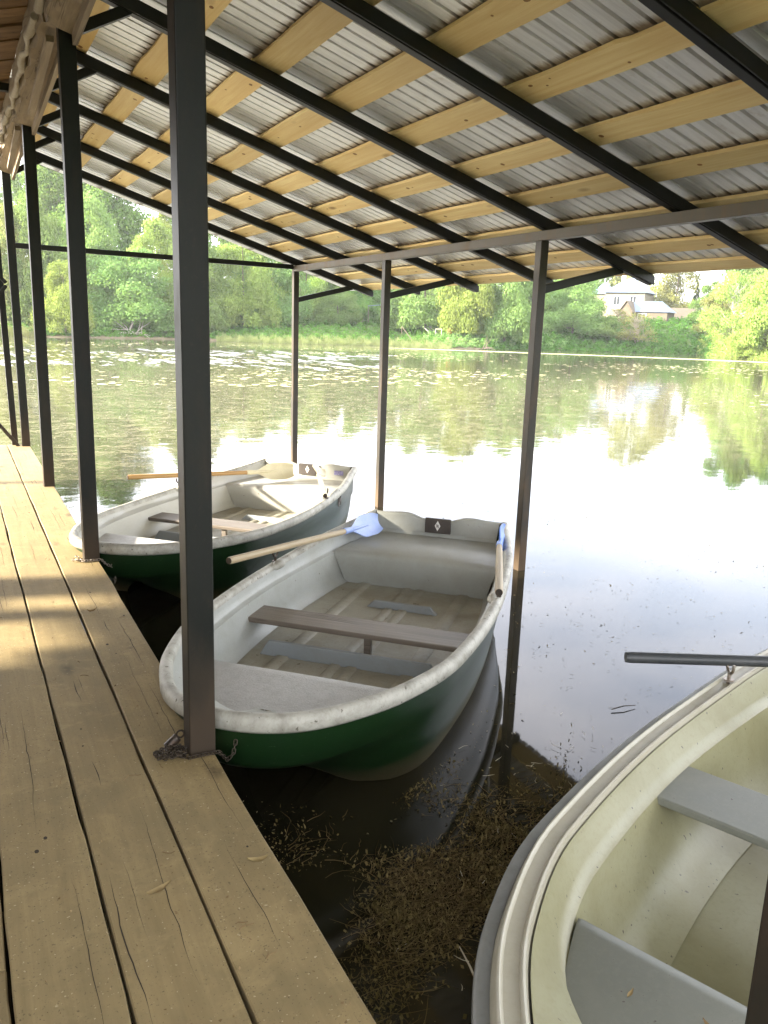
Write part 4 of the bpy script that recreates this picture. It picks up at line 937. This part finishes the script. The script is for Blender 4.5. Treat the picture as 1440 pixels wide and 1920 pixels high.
# floating weed and pollen crumbs that roughen the middle of the pond
n = 60000; a = np.radians(g.uniform(1, 56, n)); r = 8.5 + 34*g.random(n)**1.1; x, y = r*np.sin(a), r*np.cos(a)
cl = np.sin(x*.35 + 1.4*np.sin(y*.22)) + np.sin(y*.5 - x*.15); q = np.clip(.55 + .25*cl - 1.0*np.clip((x/np.maximum(y, 1) - .30)*1.1, 0, .55) * np.clip((24 - r)/8, 0, 1) , 0.01, 1)
keep = (~blocked(x, y)) & (g.random(n) < q); x, y, r = x[keep], y[keep], r[keep]; n = len(x)
flat_quads(n, np.column_stack([x, y, np.full(n, WATER + .006)]), (.006 + .02*g.random(n)**2)*(r/18)**.7, g.uniform(.2, .5, n), .25, g, M['crumb'], 'floating_weed')
# lily pads
n = 8200; a = np.radians(g.uniform(1, 55, n)); r = 27 + 55*g.random(n)**.9; x, y = r*np.sin(a), r*np.cos(a)
cl = np.sin(x*.21 + 2*np.sin(y*.13)) + np.sin(y*.31 - x*.11) + .7*np.sin(x*.6 + y*.4); keep = g.random(n) < np.clip(.18 + .4*cl, .02, 1); x, y = x[keep], y[keep]
pm = MB()
for i in range(len(x)):
    rr = random.uniform(.045, .125); tx, ty = random.uniform(-.05, .05), random.uniform(-.05, .05); q = random.uniform(0, 6.28); k = 9
    pm.add([(x[i] + rr*math.cos(q + 5.8*j/k)*1.3, y[i] + rr*math.sin(q + 5.8*j/k), WATER + .012 + rr*(tx*math.cos(q + 5.8*j/k) + ty*math.sin(q + 5.8*j/k))) for j in range(k+1)] + [(x[i], y[i], WATER + .010)], [tuple(range(k+2))])
tag(pm.build('lily_pads', M['pad']), kind='stuff')
# leafy bits of the drowned weed
n = 60000; q = g.normal(size=(n, 2)); br = g.random(n); ph = 6.28*br
x = 1.50 + .42*q[:, 0] + .10*np.sin(q[:, 1]*4); y = 1.98 + .42*q[:, 1] + .16*np.sin(q[:, 0]*3); keep = (~blocked(x, y)) & (np.sin(x*7 + 2*np.sin(y*5)) + np.sin(y*9 - x*4) + 1.2*(x - 1.35) - .9*np.maximum(0, y - 2.25) + .6*g.normal(size=n) > .1) & (x > .8); x, y = x[keep], y[keep]; n = len(x)
flat_quads(n, np.column_stack([x, y, WATER + .003 + .03*g.random(n)**2]), .002 + .007*g.random(n)**2, g.uniform(.2, .7, n), .8, g, M['weed'], 'water_weeds')
n = 9000; a = np.radians(g.uniform(25, 58, n)); r = 3.2 + 9*g.random(n)**1.4; x, y = r*np.sin(a), r*np.cos(a); cl = np.sin(x*2.1 + 2*np.sin(y*1.3)) + np.sin(y*2.9 - x*1.1); keep = (~blocked(x, y)) & (g.random(n) < np.clip(.22 + .25*cl, .04, 1)); x, y = x[keep], y[keep]; n = len(x)
flat_quads(n, np.column_stack([x, y, np.full(n, WATER + .005)]), .003 + .011*g.random(n)**3, g.uniform(.15, .5, n), .3, g, M['weed'], 'floating_specks')
# drowned weed and straw between the jetty and the boats
def strands(name, mat, n, cx, cy, rx, ry, ln, rad, ang, spread, seed, z=.0, zr=.02):
    g = random.Random(seed); m = MB(); k = 0
    while k < n:
        t = g.gauss(0, .5); s = g.gauss(0, .5)
        if abs(t) > 1.1 or abs(s) > 1.1: continue
        x, y = cx + rx*t, cy + ry*s
        if name == 'water_weeds' and math.sin(x*7 + 2*math.sin(y*5)) + math.sin(y*9 - x*4) + 1.2*(x - 1.35) - .9*max(0, y - 2.25) < g.gauss(.1, .6) and y < 3: k += 1; continue
        if bool(blocked(np.array([x]), np.array([y]))[0]): k += 1; continue
        a = ang + g.gauss(0, spread); l = ln*g.uniform(.3, 1.2); p = Vector((x, y, WATER + z + g.uniform(0, zr))); pts = [p]
        for q in range(3): a += g.gauss(0, .3); p = p + Vector((math.cos(a), math.sin(a), g.gauss(0, .05)))*l/3; p.z = max(WATER + .002, p.z); pts.append(p)
        m.tube(pts, [rad, rad*.9, rad*.7, rad*.3], 3, cap=False); k += 1
    tag(m.build(name, mat), kind='stuff')
strands('water_weeds', M['weed'], 3200, 1.55, 2.15, .62, .62, .10, .0014, .5, .6, 41)
strands('water_weeds', M['weed'], 1800, 1.35, 1.75, .55, .55, .12, .0011, .5, .9, 42)
strands('water_weeds', M['weed'], 500, 1.1, 3.95, .35, .3, .10, .0011, .6, .8, 45)
strands('straw_litter', M['straw'], 44, 1.6, 1.8, .5, .6, .07, .0014, 1.2, 1.0, 43, .004)
strands('straw_litter', M['straw'], 36, 2.2, 2.8, .6, .5, .05, .0012, .5, 1.0, 46, .004)
strands('straw_litter', M['weed'], 120, 3.3, 3.6, 1.6, 1.1, .028, .0010, .2, 1.4, 47, .004)
gs = random.Random(5)
for k, (x, y, a, l, lab) in enumerate(((1.30, 1.72, 1.35, .20, 'pale reed stalk lying on the weeds, left of the upright one'), (1.43, 1.66, 1.1, .15, 'pale reed stalk standing out among the weeds beside the cream boat'), (1.20, 1.55, .2, .34, 'long brown reed stalk lying flat among the weeds'), (3.05, 3.05, -.1, .16, 'dark twig floating on the bright water between the boats'))):
    m = MB(); m.tube([(x, y, WATER + .012), (x + l*.5*math.cos(a), y + l*.5*math.sin(a), WATER + .02), (x + l*math.cos(a), y + l*math.sin(a), WATER + .012)], [.0035, .0035, .002], 6)
    tag(m.build('stalk' if k < 3 else 'twig', M['straw'] if k < 2 else M['litter'] if k == 2 else M['dark'], origin=(x, y, WATER)), lab, 'reed stalk' if k < 3 else 'twig')

# ------------------------------------------------------------------ on the jetty
m = MB(); g2 = random.Random(9)
for k in range(1500):
    x, y = g2.uniform(-.3, .74), 1.1 + 7*g2.random()**1.4; s = .0018 + .007*g2.random()**4; a = g2.uniform(0, 6.28)
    if min(abs(x - e) for e in (.4975, .251, .007, -.241)) < .012: continue
    m.add([(x, y, .0055), (x + s*math.cos(a), y + s*math.sin(a), .0065), (x + s*1.2*math.cos(a+.6), y + s*1.2*math.sin(a+.6), .0105), (x + s*.7*math.cos(a+1.4), y + s*.7*math.sin(a+1.4), .0065)], [(0,1,2,3)])
for k in range(46):
    x, y = g2.uniform(-.25, .72), 1.2 + 5*g2.random()**1.3; a = g2.uniform(0, 6.28); l = g2.uniform(.012, .05)
    pts = []
    for q in range(5): pts.append((x, y, .0075)); x += l/4*math.cos(a); y += l/4*math.sin(a); a += g2.gauss(0, .5)
    m.tube(pts, [.0012]*5, 4)
tag(m.build('leaf_litter', M['litter']), kind='stuff')
for (x, y, a, l, lab) in ((.395, 2.02, .35, .075, 'dark curled leaf beside the second gap of the jetty planks'), (.56, 4.42, .2, .05, 'small brown leaf at the plank gap behind the nearest post'), (.685, 2.03, -.2, .06, 'wisp of dry weed hanging over the jetty edge')):
    m = MB(); c, s = math.cos(a), math.sin(a); n = 8; rows = []
    for i in range(n+1):
        f = i/n; w = .012*math.sin(math.pi*min(.98, f + .02)); u = (f-.5)*l; zz = .007 + .012*(2*f-1)**2
        rows.append([(x + u*c - w*s, y + u*s + w*c, zz + .006), (x + u*c, y + u*s, zz), (x + u*c + w*s, y + u*s - w*c, zz + .006)])
    m.grid(rows); tag(m.build('dry_leaf', M['litter'], origin=(x, y, 0), smooth=60), lab, 'leaf')

for u, v, a, l, lab in ((.66, -.27, .4, .036, 'small brown leaf bit on the bow seat of the near cream boat'), (.70, -.10, 1.4, .030, 'second tiny leaf bit near the edge of the cream boat bow seat')):
    x, y = L3[0] + u*math.sin(H3) + v*math.cos(H3), L3[1] + u*math.cos(H3) - v*math.sin(H3); m = MB(); c, s_ = math.cos(a), math.sin(a); rows = []; z0 = WATER + .4505
    for i in range(7):
        f = i/6; w = .005*math.sin(math.pi*min(.97, f + .03)); q = (f-.5)*l; zz = z0 + .004*(2*f-1)**2
        rows.append([(x + q*c - w*s_, y + q*s_ + w*c, zz + .002), (x + q*c, y + q*s_, zz), (x + q*c + w*s_, y + q*s_ - w*c, zz + .002)])
    m.grid(rows); tag(m.build('dry_leaf', M['litter'], origin=(x, y, z0), smooth=60), lab, 'leaf')

def chain(name, label, path, link_l, wire, mat, heap=None, seed=3):
    g = random.Random(seed); m = MB(); path = [Vector(p) for p in path]; seg = [(path[i+1]-path[i]).length for i in range(len(path)-1)]; tot = sum(seg); d = 0; k = 0
    while d < tot:
        e = d; i = 0
        while i < len(seg)-1 and e > seg[i]: e -= seg[i]; i += 1
        p = path[i].lerp(path[i+1], min(1, e/seg[i])); t = (path[i+1]-path[i]).normalized(); z = Vector((0,0,1)); s = z.cross(t); s = s.normalized() if s.length > .1 else Vector((1,0,0)); n_ = t.cross(s)
        ro = Matrix((t, s, n_)).transposed().to_4x4() @ Matrix.Rotation(k % 2*1.5 + .3, 4, 'X'); m.torus(Matrix.Translation(p) @ ro, link_l*.28, wire, stretch=link_l*.22, n=12, m=6); d += link_l*.72; k += 1
    if heap:
        (hx, hy, hr, hn) = heap
        for q in range(hn):
            a = g.uniform(0, 6.28); r = hr*math.sqrt(g.random()); ro = Matrix.Rotation(g.uniform(0, 6.28), 4, 'Z') @ Matrix.Rotation(g.uniform(-1, 1), 4, 'X') @ Matrix.Rotation(g.uniform(-.5, .5), 4, 'Y')
            m.torus(Matrix.Translation((hx + r*1.4*math.cos(a), hy + r*math.sin(a), .012 + .03*(1 - r/hr)*g.random() + wire)) @ ro, link_l*.28, wire, stretch=link_l*.22, n=12, m=6)
    root = thing(name, label, 'chain', tuple(path[0]), 0, 'mooring chains'); m.build('chain_links', mat, root, smooth=80); return root
h = .053; y0, y1 = 2.75 - h, 2.75 + h
c1 = chain('mooring_chain', 'rusty chain heaped at the foot of the nearest jetty post', [(PX-.10, y0+.03, .012), (PX-h, y0-.012, .012), (PX, y0-.016, .016), (PX+h, y0-.012, .012), (.775, y0+.0, -.012), (.80, 2.72, -.05), (.83, 2.74, -.04), (.85, 2.77, .0)], .023, .0023, M['chain'], (PX-.108, 2.745, .042, 60))
m = MB(); m.tube([(PX-.115, 2.775, .022), (PX-.075, 2.775, .055)], [.018, .018], 12); m.torus(Matrix.Translation((PX-.065, 2.775, .065)) @ Matrix.Rotation(1.57, 4, 'X'), .014, .004, n=14); m.build('padlock', M['dark'], c1, smooth=50)
y0 = 5.47 - h
c2 = chain('mooring_chain', 'thin light chain round the foot of the second jetty post', [(PX-h-.03, y0+.02, .014), (PX-h, y0-.01, .014), (PX+h, y0-.01, .014), (.79, 5.45, -.03), (.83, 5.46, -.06), (.845, 5.47, -.02), (.855, 5.48, -.12), (.85, 5.48, -.18)], .026, .0022, M['zinc'], (PX-h-.035, y0+.03, .02, 6))
for o in list(bpy.data.objects):
    for k in ('_world', '_off'):
        if k in o: del o[k]
